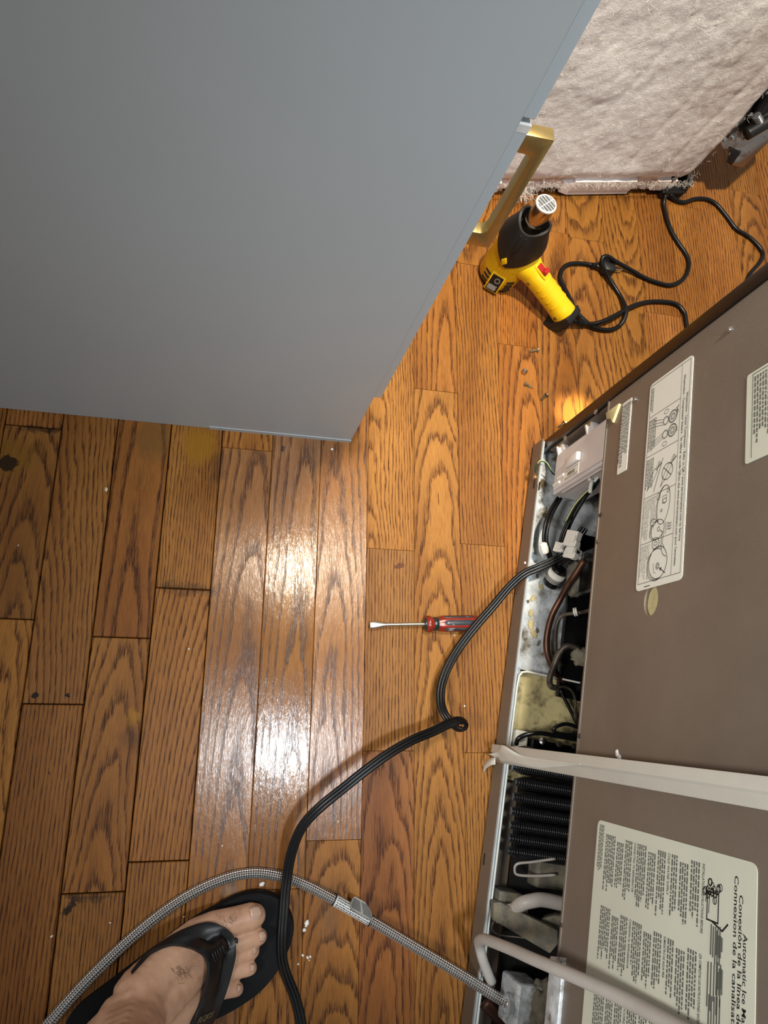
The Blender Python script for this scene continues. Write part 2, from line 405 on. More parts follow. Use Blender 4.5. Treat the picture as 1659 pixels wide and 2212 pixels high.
# ------------------------------------------------------------------ base cabinet
M_CAB = pm('grey_cabinet_paint', rgb(177, 185, 189), 0.42, var=0.02, scale=3, bump=0.06, bscale=500)
M_CABIN = pm('cabinet_inside', rgb(120, 112, 100), 0.7)
M_GOLD = pm('brushed_gold', rgb(200, 172, 112), 0.34, 0.9, var=0.06, scale=60, bump=0.05, bscale=600)
M_LIT_CHIP = pm('white_lit_edge_chip', rgb(236, 236, 232), 0.5)
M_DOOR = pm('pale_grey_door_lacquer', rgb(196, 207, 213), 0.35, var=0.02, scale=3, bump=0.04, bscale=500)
CBX, CBY = 0.1822, 0.397
cab = empty('base_cabinet', (CBX, CBY, 0))
tag(cab, 'grey painted kitchen base cabinet with a gold bar handle on its door', 'cabinet')
box('side_panel', (-0.62, 0, 0.0), (0, 0.019, 0.868), M_CAB, cab, 0.0012)
box('face_frame', (-0.02, 0.019, 0.10), (0, 0.60, 0.868), M_CAB, cab)
box('toe_kick', (-0.10, 0.02, 0.0), (-0.085, 0.60, 0.10), M_CAB, cab)
box('carcass', (-0.62, 0.0195, 0.10), (-0.0205, 0.60, 0.868), M_CABIN, cab)
box('base_strip', (-0.21, -0.0010, 0.0), (0, 0, 0.009), M_CAB, cab)
DY = 0.023
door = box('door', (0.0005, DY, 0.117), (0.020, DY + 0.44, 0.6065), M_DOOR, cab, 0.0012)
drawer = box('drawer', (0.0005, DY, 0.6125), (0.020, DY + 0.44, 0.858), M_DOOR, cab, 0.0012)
box('lit_edge_chip', (0.002, DY - 0.0002, 0.5995), (0.0197, DY + 0.002, 0.6068), M_LIT_CHIP, door)  # chipped white corner; its white also paints the light on the door's top edge
# handle: square bar on two posts with a rounded inner edge
hy0, hy1 = 0.034, 0.046; hz0, hz1 = 0.450, 0.588; xo = 0.0485
prof = [(0.0205, hz0), (xo, hz0), (xo, hz1), (0.0205, hz1), (0.0205, hz1 - 0.019)]
arc = lambda cx, cz, a0, a1, r=0.008: [(cx + r * math.cos(math.radians(a0 + (a1 - a0) * i / 5)), cz + r * math.sin(math.radians(a0 + (a1 - a0) * i / 5))) for i in range(6)]
xi = xo - 0.0105
prof += arc(xi - 0.007, hz1 - 0.019 - 0.007, 90, 0, 0.007) + arc(xi - 0.007, hz0 + 0.019 + 0.007, 0, -90, 0.007) + [(0.0205, hz0 + 0.019)]
hd = prism('handle', [(x, hy0, z) for x, z in prof], M_GOLD, door, 0.0008, (0, hy1 - hy0, 0))
tag(hd, 'brushed gold bar handle')

# ------------------------------------------------------------------ dishwasher wrapped in insulation
k = NT('fibreglass_wool'); o_ = k.obj()
n1 = k.noise(o_, 16, 6, 0.7, 0.6); n2 = k.noise(k.mapping(o_, (1, 1, 1.5)), 120, 5, 0.75, 1.0); n3 = k.noise(o_, 5, 3)
c_ = k.mix(k.ramp(n2, [(0.35, 0.0), (0.68, 1.0)]), rgb(232, 228, 227), rgb(252, 251, 250))
c_ = k.mix(k.ramp(n1, [(0.4, 0.0), (0.75, 0.4)]), c_, rgb(222, 215, 212))
k.put(k.b, 'Base Color', c_); k.put(k.b, 'Roughness', 0.95); k.put(k.b, 'Specular IOR Level', 0.1)
k.put(k.b, 'Subsurface Weight', 0.15); k.put(k.b, 'Subsurface Radius', (0.01, 0.01, 0.01)); k.put(k.b, 'Subsurface Scale', 0.4)
k.bump(k.math('ADD', n2, k.math('MULTIPLY', n1, 0.7)), 0.6, 0.0020)
M_WOOL = k.m
M_FIBRE = pm('loose_fibre', rgb(236, 232, 226), 0.9)
M_WPLAS = pm('white_base_plastic', rgb(222, 214, 214), 0.45, var=0.04)
M_BLKP = pm('black_rubber_plastic', rgb(20, 20, 21), 0.45, var=0.2)
M_BLKC = pm('black_cord_sheath', rgb(11, 11, 12), 0.36, var=0.15, scale=80, spec=0.35)
M_STEEL = pm('stainless_steel', rgb(176, 166, 156), 0.25, 1.0, var=0.15, scale=12, dirt=(rgb(70, 60, 50), 0.15, 25))
M_STEELB = pm('bright_steel', rgb(205, 205, 205), 0.25, 1.0, var=0.08)
M_DKST = pm('dark_metal', rgb(40, 36, 33), 0.4, 0.6, var=0.2)
dwo = at(1497, 390, 0.045); dwx = (at(1495, 388, 0.045) - at(1085, 392, 0.045)); dwa = math.atan2(dwx.y, dwx.x)
dw = empty('dishwasher', (dwo.x, dwo.y, 0), dwa)
tag(dw, 'dishwasher pulled out and wrapped in white fibreglass wool, beyond the cabinet', 'dishwasher')
# wool blanket: front and right side of a rounded box, lumpy
Wd, Dp, zb, zt, rc = 0.60, 0.46, 0.040, 0.80, 0.030
path = []
for i in range(150): path.append((-Wd + (Wd - rc) * i / 149, 0.0, 0, -1))
for i in range(1, 12):
    a = -math.pi / 2 + (math.pi / 2) * i / 12; path.append((-rc + rc * math.cos(a), rc + rc * math.sin(a), math.cos(a), math.sin(a)))
for i in range(50): path.append((0.0, rc + (Dp - rc) * i / 49, 1, 0))
rows = 190; V = []; F = []; m = len(path)
for j in range(rows):
    z = zb + (zt - zb) * j / (rows - 1)
    for i, (x, y, nx, ny) in enumerate(path):
        s = x + y
        p = Vector((s * 9, z * 9, 0.3))
        d = 0.0042 * noise.noise(p) + 0.0012 * noise.noise(p * 3.1) + 0.0008 * noise.noise(p * 9) + 0.0006 * noise.noise(p * 24)
        # creases that run up the blanket
        for cs, sl, dp in ((-0.09, 0.12, .006), (-0.17, 0.10, .0045), (-0.035, 0.05, .004), (-0.30, 0.16, .003)):
            q = s - (cs + sl * (z - zb) + 0.012 * noise.noise(Vector((z * 7, cs * 30, 0)))); d -= .3 * dp * math.exp(-(q / 0.006) ** 2) - dp * 0.12 * math.exp(-((q - 0.014) / 0.012) ** 2)
        if j < 8:
            d -= 0.012 * (1 - j / 8) ** 2
        zz = z
        if j < 4: zz += (0.007 * noise.noise(Vector((s * 40, 1.7, 0))) + 0.004 * noise.noise(Vector((s * 130, 4.7, 0)))) * (1 - j / 4)
        V.append((x + nx * d, y + ny * d, zz))
for j in range(rows - 1):
    for i in range(m - 1): F.append((j * m + i, j * m + i + 1, (j + 1) * m + i + 1, (j + 1) * m + i))
b0 = len(V); V += [(-Wd, Dp, zb), (-Wd, Dp, zt)]
F += [tuple([b0] + list(range(m - 1, -1, -1))), tuple([b0 + 1] + [(rows - 1) * m + i for i in range(m)]), tuple([b0, b0 + 1] + [(j) * m for j in range(rows - 1, -1, -1)]),
      tuple([b0 + 1, b0] + [j * m + m - 1 for j in range(rows)])]
mk('insulation_blanket', V, F, M_WOOL, dw, True)
# loose fibres: one uncountable fuzz
FV = []; FF = []
def hair(p, d, L, r, kk=3, n=5, curl=0.5):
    q = Vector(p); d = Vector(d).normalized(); pts = [q.copy()]
    for _ in range(n):
        d = (d + Vector((random.uniform(-1, 1), random.uniform(-1, 1), random.uniform(-1, 1))) * curl).normalized(); q = q + d * (L / n); pts.append(q.copy())
    V2, F2, _ = sweep(pts, circ(r, kk)); b = len(FV); FV.extend(V2); FF.extend(tuple(i + b for i in f) for f in F2)
for _ in range(800):
    s = random.uniform(-0.42, 0.05); y = max(0, s)
    hair((min(s, 0) , y - 0.003 if s < 0 else y, zb + random.uniform(-0.002, 0.010)), (random.uniform(-1, 1), -0.8, random.uniform(-1.2, 0.3)), random.uniform(0.004, 0.013), 0.00016)
for _ in range(700):
    hair((random.uniform(-0.58, 0.0), -0.001, random.uniform(zb, 0.62)), (random.uniform(-1, 1), -0.5, random.uniform(-.6, .6)), random.uniform(0.005, 0.014), 0.00014)
for _ in range(90):
    hair((-0.352 + random.gauss(0, .010), -0.004, 0.038), (random.uniform(-.5, .5), -0.7, -1.0), random.uniform(0.012, 0.034), 0.00022, curl=0.6)
fz_ = mk('loose_fibres', FV, FF, M_FIBRE, dw); fz_['kind'] = 'stuff'
# white plastic base with ribs, cut-outs and feet
base = empty('base_frame', (0, 0, 0)); base.parent = dw
bpanel = prism('base_panel', [(-0.60, 0.012, 0.016), (-0.46, 0.012, 0.016), (-0.455, 0.012, 0.010), (-0.36, 0.012, 0.016), (-0.27, 0.012, 0.016), (-0.24, 0.012, 0.008), (-0.10, 0.012, 0.008), (-0.095, 0.012, 0.014), (-0.09, 0.012, 0.008), (-0.045, 0.012, 0.010), (-0.04, 0.012, 0.046), (-0.60, 0.012, 0.046)], M_WPLAS, dw, 0, (0, 0.012, 0))
bpanel.parent = dw; bpy.data.objects.remove(base)
for xx, wdt in ((-0.43, .03), (-0.40, .004), (-0.345, .003), (-0.315, .003), (-0.25, .13), (-0.075, .03), (-0.035, .004)):
    prism('rib', [(xx, 0.0125, 0.012), (xx, 0.003, 0.016), (xx, 0.001, 0.042), (xx, 0.0125, 0.045)], M_WPLAS, bpanel, 0, (wdt, 0, 0))
prism('gusset', [(-0.27, 0.004, 0.014), (-0.25, 0.004, 0.006), (-0.12, 0.004, 0.006), (-0.12, 0.004, 0.018), (-0.27, 0.004, 0.036)], M_WPLAS, bpanel, 0, (0, 0.008, 0))
box('floor_pan', (-0.60, 0.03, 0.010), (-0.01, 0.45, 0.039), M_BLKP, dw)
for xx, yy in ((-0.55, 0.06), (-0.06, 0.06), (-0.55, 0.40), (-0.06, 0.40)): box('levelling_foot', (xx - .012, yy - .012, 0), (xx + .012, yy + .012, 0.0102), M_BLKP, dw, 0.002)
box('cable_inlet', (-0.050, -0.006, 0.004), (0.000, 0.016, 0.020), M_BLKP, dw, 0.003)
box('corner_block', (0.002, 0.004, 0.0), (0.014, 0.09, 0.036), M_BLKP, dw, 0.002)
# hinge side: stamped steel bracket with rivets, springs and the door's dark edge
def dloc(px, py, z):                                    # dishwasher coordinates
    return dw_inv @ at(px, py, z)
dw_inv = (Matrix.Translation(dw.location) @ Matrix.Rotation(dwa, 4, 'Z')).inverted()
pl = [(1550, 290), (1562, 322), (1606, 318), (1640, 290), (1700, 230), (1700, 150), (1655, 185), (1605, 230), (1572, 262)]
hb = prism('hinge_bracket', [dloc(px, py, 0.115 + (312 - py) * 0.0006) for px, py in pl], M_STEEL, dw, 0.0004, (0.004, 0.008, -0.004))
for px, py in ((1580, 297), (1607, 297), (1562, 300), (1622, 250), (1588, 268), (1645, 232)):
    p = dloc(px, py, 0.119 + (312 - py) * 0.0006); lathe('rivet', [(0.0055, 0), (0.0055, 0.002), (0.0038, 0.0042), (0.001, 0.005)], M_STEELB, hb, 14, axis_mat(p, Vector((-0.3, -0.7, 0.6))))
arm = prism('door_side', [dloc(px, py, z) for px, py, z in ((1570, 355, .085), (1605, 362, .075), (1700, 268, .13), (1700, 225, .16), (1575, 330, .105))], M_STEEL, dw, 0.0006, (0.012, 0.02, -0.004))
prism('door_edge', [dloc(px, py, z) for px, py, z in ((1577, 320, .112), (1600, 330, .105), (1580, 358, .083), (1570, 352, .088))], M_DKST, dw, 0.0004, (0.003, 0.003, 0))
for a, b, r in (((1628, 262, .15), (1662, 205, .19), .009), ((1590, 245, .16), (1660, 190, .20), .0035), ((1612, 290, .14), (1690, 245, .17), .011)):
    tube('hinge_spring', [dloc(*a), (dloc(*a) + dloc(*b)) / 2, dloc(*b)], r, M_BLKP, dw, 12)
pA, pB = dloc(1640, 262, .158), dloc(1634, 250, .166)
for i in range(5):
    p = pA.lerp(pB, i / 4); lathe('spring_coil', [(0.007, -.0009), (0.0078, 0), (0.007, .0009)], M_STEELB, hb, 14, axis_mat(p, pB - pA))
# dishwasher's supply cord with its plug, coiled on the floor
zc = 0.0045
CR1 = [(1438, 420, .016), (1434, 445, .006), (1446, 490, zc), (1462, 520, zc), (1484, 553, zc), (1487, 580, zc), (1474, 604, zc), (1448, 616, zc), (1418, 610, zc), (1392, 600, zc), (1362, 583, .008), (1330, 565, .020), (1312, 554, .027), (1301, 558, .025), (1302, 575, .018), (1318, 605, .008), (1340, 640, zc), (1352, 668, .013), (1348, 690, .010), (1335, 706, zc), (1314, 713, zc), (1285, 708, .006), (1262, 692, .010), (1244, 672, .012), (1228, 640, .010), (1217, 618, .006), (1210, 600, zc), (1214, 583, zc), (1226, 572, zc), (1246, 569, zc), (1270, 571, zc), (1288, 574, .007)]
def wpath(l, inv=None): return [(inv @ at(*p)) if inv else at(*p) for p in l]
cd1 = tube('supply_cord', wpath(CR1, dw_inv), 0.0040, M_BLKC, dw, 10, 6)
def plug(par, inv, p0, p1, mats):
    """two-blade plug lying on the floor, cord end p0, blade end p1"""
    a, b = at(*p0), at(*p1); x = (b - a).normalized(); z = Vector((0, 0, 1)); y = z.cross(x); mt = frame_mat(a, x, y, z)
    if inv: mt = inv @ mt
    rings = []
    for xx, hw, hh in ((-.002, .0045, .0045), (.008, .007, .007), (.011, .014, .009), (.029, .015, .009), (.032, .0135, .0085)):
        rings.append([mt @ Vector((xx, hw * math.copysign(abs(math.cos(t)) ** .35, math.cos(t)), hh * math.copysign(abs(math.sin(t)) ** .35, math.sin(t)))) for t in [2 * math.pi * i / 16 for i in range(16)]])
    pg = loft('plug', rings, mats[0], par, auto=50)
    for i in range(4): lathe('strain_relief_ring', [(.0044, -.0008), (.0052, 0), (.0044, .0008)], mats[0], pg, 12, mt @ axis_mat(Vector((-.009 + i * .0025, 0, 0)), (1, 0, 0)))
    for s in (-1, 1):
        bm = bmesh.new(); add_box(bm, (.0315, s * .0062 - .0009, -.0032), (.050, s * .0062 + .0008, .003), .0004, mt); bmo('blade', bm, mats[1], pg)
    return pg
plug(dw, dw_inv, (1289, 574, .009), (1335, 577, .009), (M_BLKP, M_STEELB))

# ------------------------------------------------------------------ heat gun
M_YEL = pm('yellow_gun_plastic', rgb(238, 190, 16), 0.38, var=0.05, scale=20, bump=0.05, bscale=900)
M_GBLK = pm('black_gun_plastic', rgb(17, 16, 16), 0.5, var=0.15, bump=0.08, bscale=900)
M_RED = pm('red_switch', rgb(168, 30, 26), 0.35)
M_BRASS = pm('heat_tinted_steel', rgb(196, 176, 150), 0.2, 1.0, var=0.1, scale=25)
M_GRILL = pm('bright_grille_steel', rgb(236, 234, 230), 0.35, 0.2, var=0.03)
M_LABW = pm('white_print', rgb(225, 225, 220), 0.6, var=0.02)
gb = at(1076, 596); gh = at(1222, 682, 0.03); gdir = (gh - gb); ga = math.atan2(gdir.y, gdir.x)
gun = empty('heat_gun', (gb.x, gb.y, 0), ga)
tag(gun, 'yellow and black heat gun standing upright with a steel nozzle and red switch', 'heat gun')
GI = (Matrix.Translation(gun.location) @ Matrix.Rotation(ga, 4, 'Z')).inverted()
def ell(cx, cz, rx, ry, ex=0.94, n=28, tx=0.0):
    return [Vector((cx + rx * math.copysign(abs(math.cos(t)) ** ex, math.cos(t)), ry * math.copysign(abs(math.sin(t)) ** ex, math.sin(t)), cz + tx * math.cos(t) * rx)) for t in [2 * math.pi * i / n for i in range(n)]]
loft('motor_housing', [ell(-.002, .006, .033, .033), ell(-.002, .010, .0355, .0355), ell(-.001, .040, .0365, .036), ell(0, .070, .036, .0355), ell(0, .096, .0352, .0352), ell(0, .112, .0310, .0310), ell(0, .124, .026, .026)], M_YEL, gun, auto=60)
loft('rear_foot', [ell(-.002, .0, .028, .028), ell(-.002, .0062, .031, .031)], M_GBLK, gun, auto=40)
cdir = (GI @ Vector((0, 0, CAMZ)) - Vector((0, 0, .07))); cang = math.atan2(cdir.y, cdir.x)
# black heat shield with a pointed lower lip
shr = []; nS = 40
for (zz, rr, lip) in ((.094, .0402, 1), (.106, .0396, .6), (.120, .0362, .25), (.134, .0310, 0), (.147, .0272, 0)):
    ring = []
    for i in range(nS):
        t = 2 * math.pi * i / nS; da = abs((t - cang + math.pi / 2) % math.pi - math.pi / 2); dz = -lip * 0.030 * max(0, 1 - da / 1.1) + lip * .006
        if zz > .14: dz = 0.006 * math.cos(2 * t)
        ring.append(Vector((rr * math.cos(t), rr * math.sin(t), zz + dz)))
    shr.append(ring)
inner = [Vector((v.x * .86, v.y * .86, v.z)) for v in shr[-1]]; inner2 = [Vector((v.x * .8, v.y * .8, .126)) for v in shr[-1]]
shield = loft('heat_shield', shr + [inner, inner2], M_GBLK, gun, auto=50)
def onbody(a, z, r): return Vector((r * math.cos(a), r * math.sin(a), z))
for da in (-.10, .10):
    p = [onbody(cang + da * s, z, r) for s, z, r in ((.3, .100, .0398), (1.0, .118, .0368), (1.6, .138, .0298))]
    tube('shield_rib', p, .0011, M_GBLK, shield, 6)
dm = onbody(cang - .12, .083, .0396); rad = Vector((math.cos(cang - .12), math.sin(cang - .12), 0)); tn = Vector((-rad.y, rad.x, 0))
prism('vent_diamond', [dm + tn * a + Vector((0, 0, b)) for a, b in ((0, -.0095), (.0055, 0), (0, .0095), (-.0055, 0))], M_YEL, shield, .0006, rad * .0025)
lathe('nozzle', [(.0175, .118), (.0175, .140), (.0165, .142), (.0165, .146), (.0172, .147), (.0172, .150), (.0160, .152), (.0160, .184), (.0152, .186), (.0140, .186), (.0140, .176)], M_BRASS, gun, 32, caps=False)
gr = lathe('nozzle_grille', [(.0164, .1845), (.0168, .187), (.0158, .1885), (.0142, .1885), (.0138, .186)], M_GRILL, gun, 32, caps=False)
lathe('nozzle_inside', [(.0140, .130), (.0139, .148)], M_GBLK, gr, 24)
for i in range(-2, 3):
    yy = i * .0052; L = math.sqrt(max(0, .0145 ** 2 - yy ** 2)); Mr = Matrix.Rotation(cang - 1.9, 4, 'Z')
    bm = bmesh.new(); add_box(bm, (-L, yy - .00055, .1850), (L, yy + .00055, .1885), 0, Mr); bmo('grille_bar', bm, M_GRILL, gr)
bm = bmesh.new(); add_box(bm, (-.0006, -.0144, .185), (.0006, .0144, .188), 0, Matrix.Rotation(cang - 1.9, 4, 'Z')); bmo('grille_bar', bm, M_GRILL, gr)
# handle: oval sleeve from the housing down to a black foot
hp0, hp1 = Vector((.012, 0, .070)), Vector((.132, 0, .030))
hx = (hp1 - hp0).normalized(); hzv = Vector((-hx.z, 0, hx.x)); rings = []
for s, a, b, off in ((0, .022, .030, 0), (.15, .021, .026, 0), (.26, .0195, .0205, 0), (.36, .0185, .0185, 0), (.44, .0195, .0185, .0012), (.48, .0185, .018, .0004), (.55, .0195, .0185, .0012), (.59, .0185, .018, .0004), (.66, .0195, .0185, .0012), (.70, .0185, .018, .0004), (.77, .0195, .0185, .0012), (.81, .0187, .018, .0004), (.90, .0195, .0185, 0), (.985, .0200, .0190, 0), (1.0, .0190, .018, 0)):
    c = hp0.lerp(hp1, s) + hzv * off
    rings.append([c + hzv * (a * math.copysign(abs(math.cos(t)) ** .8, math.cos(t))) + Vector((0, b * math.copysign(abs(math.sin(t)) ** .8, math.sin(t)), 0)) for t in [2 * math.pi * i / 24 for i in range(24)]])
hndl = loft('handle', rings, M_YEL, gun, auto=60)
sy = -1 if math.sin(cang) < 0 else 1
for s in (.46, .56, .66, .76):
    c = hp0.lerp(hp1, s); q = []
    for t in (-.2, .25, .7, 1.1, 1.45):
        q.append(c + hzv * (.0202 * math.cos(t)) + Vector((0, sy * .0192 * math.sin(t), 0)) + hx * (0.004 * math.sin(t)))
    tube('grip_ridge', q, .0011, M_YEL, hndl, 6, 4)
c = hp0.lerp(hp1, .30) + hzv * .0165
mt = frame_mat(c, hx, Vector((0, 1, 0)), hzv)
bm = bmesh.new(); add_box(bm, (-.014, -.0085, 0), (.016, .0085, .0052), .0015, mt); bmo('switch_frame', bm, M_YEL, hndl, auto=40)
bm = bmesh.new(); add_box(bm, (-.010, -.006, .004), (.010, .006, .0068), .0008, mt)
add_box(bm, (.002, -.006, .006), (.0095, .006, .0125), .0012, mt); bmo('rocker_switch', bm, M_RED, hndl, auto=40)
for s, z0 in ((.93, -.0195), (.33, -.0195)):
    c = hp0.lerp(hp1, s) + Vector((0, sy * .0178, 0)) - hzv * .004
    lathe('screw_hole', [(.0028, -.002), (.0028, .0014), (.0020, .0015), (.0019, -.001)], M_GBLK, hndl, 14, axis_mat(c, Vector((0, sy, 0))))
for a, z in ((cang - .95, .088), (cang + .62, .060)):
    lathe('screw_hole', [(.0034, -.002), (.0034, .0016), (.0024, .0017), (.0022, -.001)], M_GBLK, gun, 14, axis_mat(onbody(a, z, .0345), onbody(a, 0, 1)))
prism('handle_foot', [hp1 + hx * a + hzv * b + Vector((0, -.0195, 0)) for a, b in ((-.004, -.0195), (-.001, .0185), (.012, .016), (.017, .004), (.016, -.016), (.003, -.031), (-.011, -.0335))], M_GBLK, gun, .002, (0, .039, 0))
prism('hanging_hook', [hp1 + hx * a + hzv * b + Vector((0, sy * -.0195, 0)) for a, b in ((.004, .012), (.020, .012), (.026, .004), (.020, -.006), (.004, -.008))], M_GBLK, gun, .0012, (0, sy * .006, 0))
# vents and rating plate on the housing
la = cang + .10; rd = Vector((math.cos(la), math.sin(la), 0)); tn = Vector((-rd.y, rd.x, 0)); upv = (Vector((0, 0, 1)) - rd * .15).normalized()
lm = frame_mat(rd * .0375 + Vector((-.002, 0, .027)), tn, upv, tn.cross(upv))
bm = bmesh.new(); add_box(bm, (-.0125, -.021, -.004), (.0125, .019, .0022), .0016, lm); plate = bmo('rating_plate', bm, M_YEL, gun, auto=40)
bm = bmesh.new(); add_box(bm, (-.0102, -.0185, .002), (.0102, .0160, .0026), .0003, lm); bmo('plate_label', bm, M_GBLK, plate)
PV = []; PF = []
def bar(Vl, Fl, m4, x0, y0, x1, y1, z):
    b = len(Vl); Vl += [m4 @ Vector(q) for q in ((x0, y0, z), (x1, y0, z), (x1, y1, z), (x0, y1, z))]; Fl.append((b, b + 1, b + 2, b + 3))
for i in range(7):
    x = -.0085
    while x < .006:
        w_ = random.uniform(.001, .003); bar(PV, PF, lm, x, -.006 - i * .0016, min(x + w_, .0085), -.0053 - i * .0016, .0028); x += w_ + .0007
for i in range(9):
    a = 2 * math.pi * i / 9; bar(PV, PF, lm, .002 + .004 * math.cos(a) - .0007, .006 + .005 * math.sin(a) - .0007, .002 + .004 * math.cos(a) + .0007, .006 + .005 * math.sin(a) + .0007, .0028)
mk('plate_print', PV, PF, M_LABW, plate)
for sgn in (-1, 1):
    for zz in (.014, .024, .034):
        p = onbody(la + sgn * .62, zz, .0368); r2 = Vector((p.x, p.y, 0)).normalized(); t2 = Vector((-r2.y, r2.x, 0))
        bm = bmesh.new(); add_box(bm, (-.0065, -.0026, -.003), (.0065, .0026, .0006), .0008, frame_mat(p, t2, Vector((0, 0, 1)), r2)); bmo('vent_slot', bm, M_GBLK, gun)
for i in range(5):
    p = onbody(la - .3 + i * .16, .051, .0362); r2 = Vector((p.x, p.y, 0)).normalized(); t2 = Vector((-r2.y, r2.x, 0))
    bm = bmesh.new(); add_box(bm, (-.0005, -.0005, -.002), (.0005, .015, .0008), .0003, frame_mat(p, t2, Vector((0, 0, 1)), r2)); bmo('housing_rib', bm, M_YEL, gun)
# its cord: out of the foot, behind the refrigerator and back to the dishwasher
CR2 = [(1240, 692, .020), (1252, 696, .014), (1275, 700, .010), (1300, 695, .013), (1330, 681, .015), (1360, 664, .010), (1395, 653, zc), (1435, 652, zc), (1462, 658, zc), (1478, 675, zc), (1482, 695, zc), (1487, 722, zc), (1492, 738, zc), (1496, 722, zc), (1508, 695, zc), (1525, 680, zc), (1548, 677, zc), (1580, 676, zc), (1605, 665, zc), (1610, 640, zc), (1611, 618, zc), (1620, 592, zc), (1640, 568, zc), (1648, 550, zc), (1640, 533, zc), (1618, 512, zc), (1590, 494, zc), (1570, 468, zc), (1548, 442, zc), (1525, 430, zc), (1500, 430, zc), (1478, 437, zc), (1460, 432, .006), (1448, 420, .012)]
gc = tube('power_cord', wpath(CR2, GI), 0.0040, M_BLKC, gun, 10, 6)
a, b = GI @ at(1238, 690, .022), GI @ at(1262, 698, .013)
for i in range(6): lathe('strain_relief_ring', [(.0042, -.0012), (.0066 - i * .0003, -.0006), (.0066 - i * .0003, .0006), (.0042, .0012)], M_GBLK, gc, 12, axis_mat(a.lerp(b, i / 5), b - a))

# ------------------------------------------------------------------ refrigerator, back turned to us
def brown_paint(name, col, rough, bump):
    k = NT(name); o = k.obj()
    n = k.noise(o, 900, 2, 0.6); n2 = k.noise(o, 7, 4, 0.6); n3 = k.noise(o, 60, 4, 0.7)
    c = k.mix(k.ramp(n2, [(0.3, 0.0), (0.7, 1.0)]), tuple(v * .88 for v in col[:3]) + (1,), tuple(v * 1.1 for v in col[:3]) + (1,))
    c = k.mix(k.ramp(n3, [(0.62, 0.0), (0.75, 0.22)]), c, rgb(150, 138, 126))
    k.put(k.b, 'Base Color', c); k.put(k.b, 'Metallic', 0.2); k.put(k.b, 'Roughness', k.math('ADD', rough, k.math('MULTIPLY', n3, 0.12)))
    k.bump(n, bump, 0.0006); return k.m
M_BROWN = brown_paint('taupe_coated_steel', rgb(120, 109, 97), 0.36, 0.35)
M_DBROWN = pm('dark_brown_wrapper', rgb(40, 28, 22), 0.35, 0.2, var=0.1)
M_ZINC = pm('galvanised_steel', rgb(222, 228, 230), 0.4, 0.2, var=0.25, scale=45, dirt=(rgb(96, 80, 52), 0.35, 28))
M_ZINCC = pm('clean_zinc', rgb(206, 214, 216), 0.3, 0.5, var=0.1, scale=30)
M_STICK = pm('sticker_paper', rgb(222, 220, 208), 0.5, var=0.02, scale=8)
M_STICKG = pm('aged_sticker_film', rgb(204, 205, 188), 0.35, var=0.04, scale=9)
M_INK = pm('black_ink', rgb(24, 24, 24), 0.6, var=0.05)
M_INKG = pm('grey_ink', rgb(96, 98, 90), 0.6, var=0.05)
M_CTRL = pm('control_box_plastic', rgb(214, 208, 204), 0.45, var=0.04)
M_BLK = pm('black_enamel', rgb(12, 12, 12), 0.3, var=0.3, scale=25)
M_COIL = pm('black_coil_enamel', rgb(22, 22, 24), 0.18, 0.1, var=0.2, scale=80)
M_PAN = pm('dirty_cream_plastic', rgb(196, 182, 132), 0.5, var=0.2, scale=22, dirt=(rgb(74, 60, 30), 0.42, 34))
M_COPPER = pm('tarnished_copper', rgb(92, 62, 48), 0.4, 0.7, var=0.3, scale=40)
M_PIPE = pm('tarnished_pipe', rgb(82, 74, 64), 0.4, 0.6, var=0.3, scale=60, dirt=(rgb(120, 110, 96), 0.3, 40))
M_GRN = pm('green_wire', rgb(28, 78, 48), 0.4); M_YST = pm('yellow_wire_stripe', rgb(214, 208, 150), 0.4); M_WWIRE = pm('white_wire', rgb(216, 214, 206), 0.4)
M_CONN = pm('white_connector', rgb(226, 222, 212), 0.45, var=0.05)
M_TRIM = pm('ivory_trim_plastic', rgb(214, 212, 200), 0.4, var=0.03)
M_DUST = pm('dust_felt', rgb(112, 104, 88), 0.95, var=0.3, scale=70, bump=0.8, bscale=400)
M_DUSTM = pm('dusty_plastic', rgb(98, 94, 84), 0.8, var=0.2, scale=50, dirt=(rgb(124, 116, 96), 0.5, 60), bump=0.3, bscale=300)
M_GTUBE = pm('grey_water_tube', rgb(178, 172, 164), 0.45, var=0.05)
M_FOAM = pm('yellow_foam', rgb(206, 190, 140), 0.9, var=0.15, scale=60, bump=0.4, bscale=200)
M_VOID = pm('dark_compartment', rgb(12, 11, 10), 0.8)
M_PAINTW = pm('white_caulk', rgb(240, 240, 238), 0.6)

fr = empty('refrigerator', FA, math.atan2(FU.y, FU.x))
tag(fr, 'taupe refrigerator seen from behind with its lower machine compartment open', 'refrigerator')
FRI = (Matrix.Translation(FA) @ Matrix.Rotation(math.atan2(FU.y, FU.x), 4, 'Z')).inverted()
FWID, FH, ZP = 0.915, 1.72, 0.226
# back panel with its round service hole
hc = fb(1406, 1297); hr = (0.0165, 0.0125)
bm = bmesh.new(); ring = []
for i in range(24):
    a = 2 * math.pi * i / 24; ring.append(bm.verts.new((hc.x + hr[0] * math.cos(a), 0, hc.z + hr[1] * math.sin(a))))
outer = [bm.verts.new((x, 0, z)) for x, z in ((FWID - .014, hc.z), (FWID - .014, FH), (hc.x, FH), (0.0145, FH), (0.0145, hc.z), (0.0145, ZP), (hc.x, ZP), (FWID - .014, ZP))]
for q in range(4):
    seg = [ring[(q * 6 + j) % 24] for j in range(7)]; o3 = [outer[(q * 2 + j) % 8] for j in range(3)]
    bm.faces.new(seg + o3[::-1])
r_ = bmesh.ops.extrude_face_region(bm, geom=list(bm.faces))
for e in r_['geom']:
    if isinstance(e, bmesh.types.BMVert): e.co.y += 0.004
panel = bmo('back_panel', bm, M_BROWN, fr)
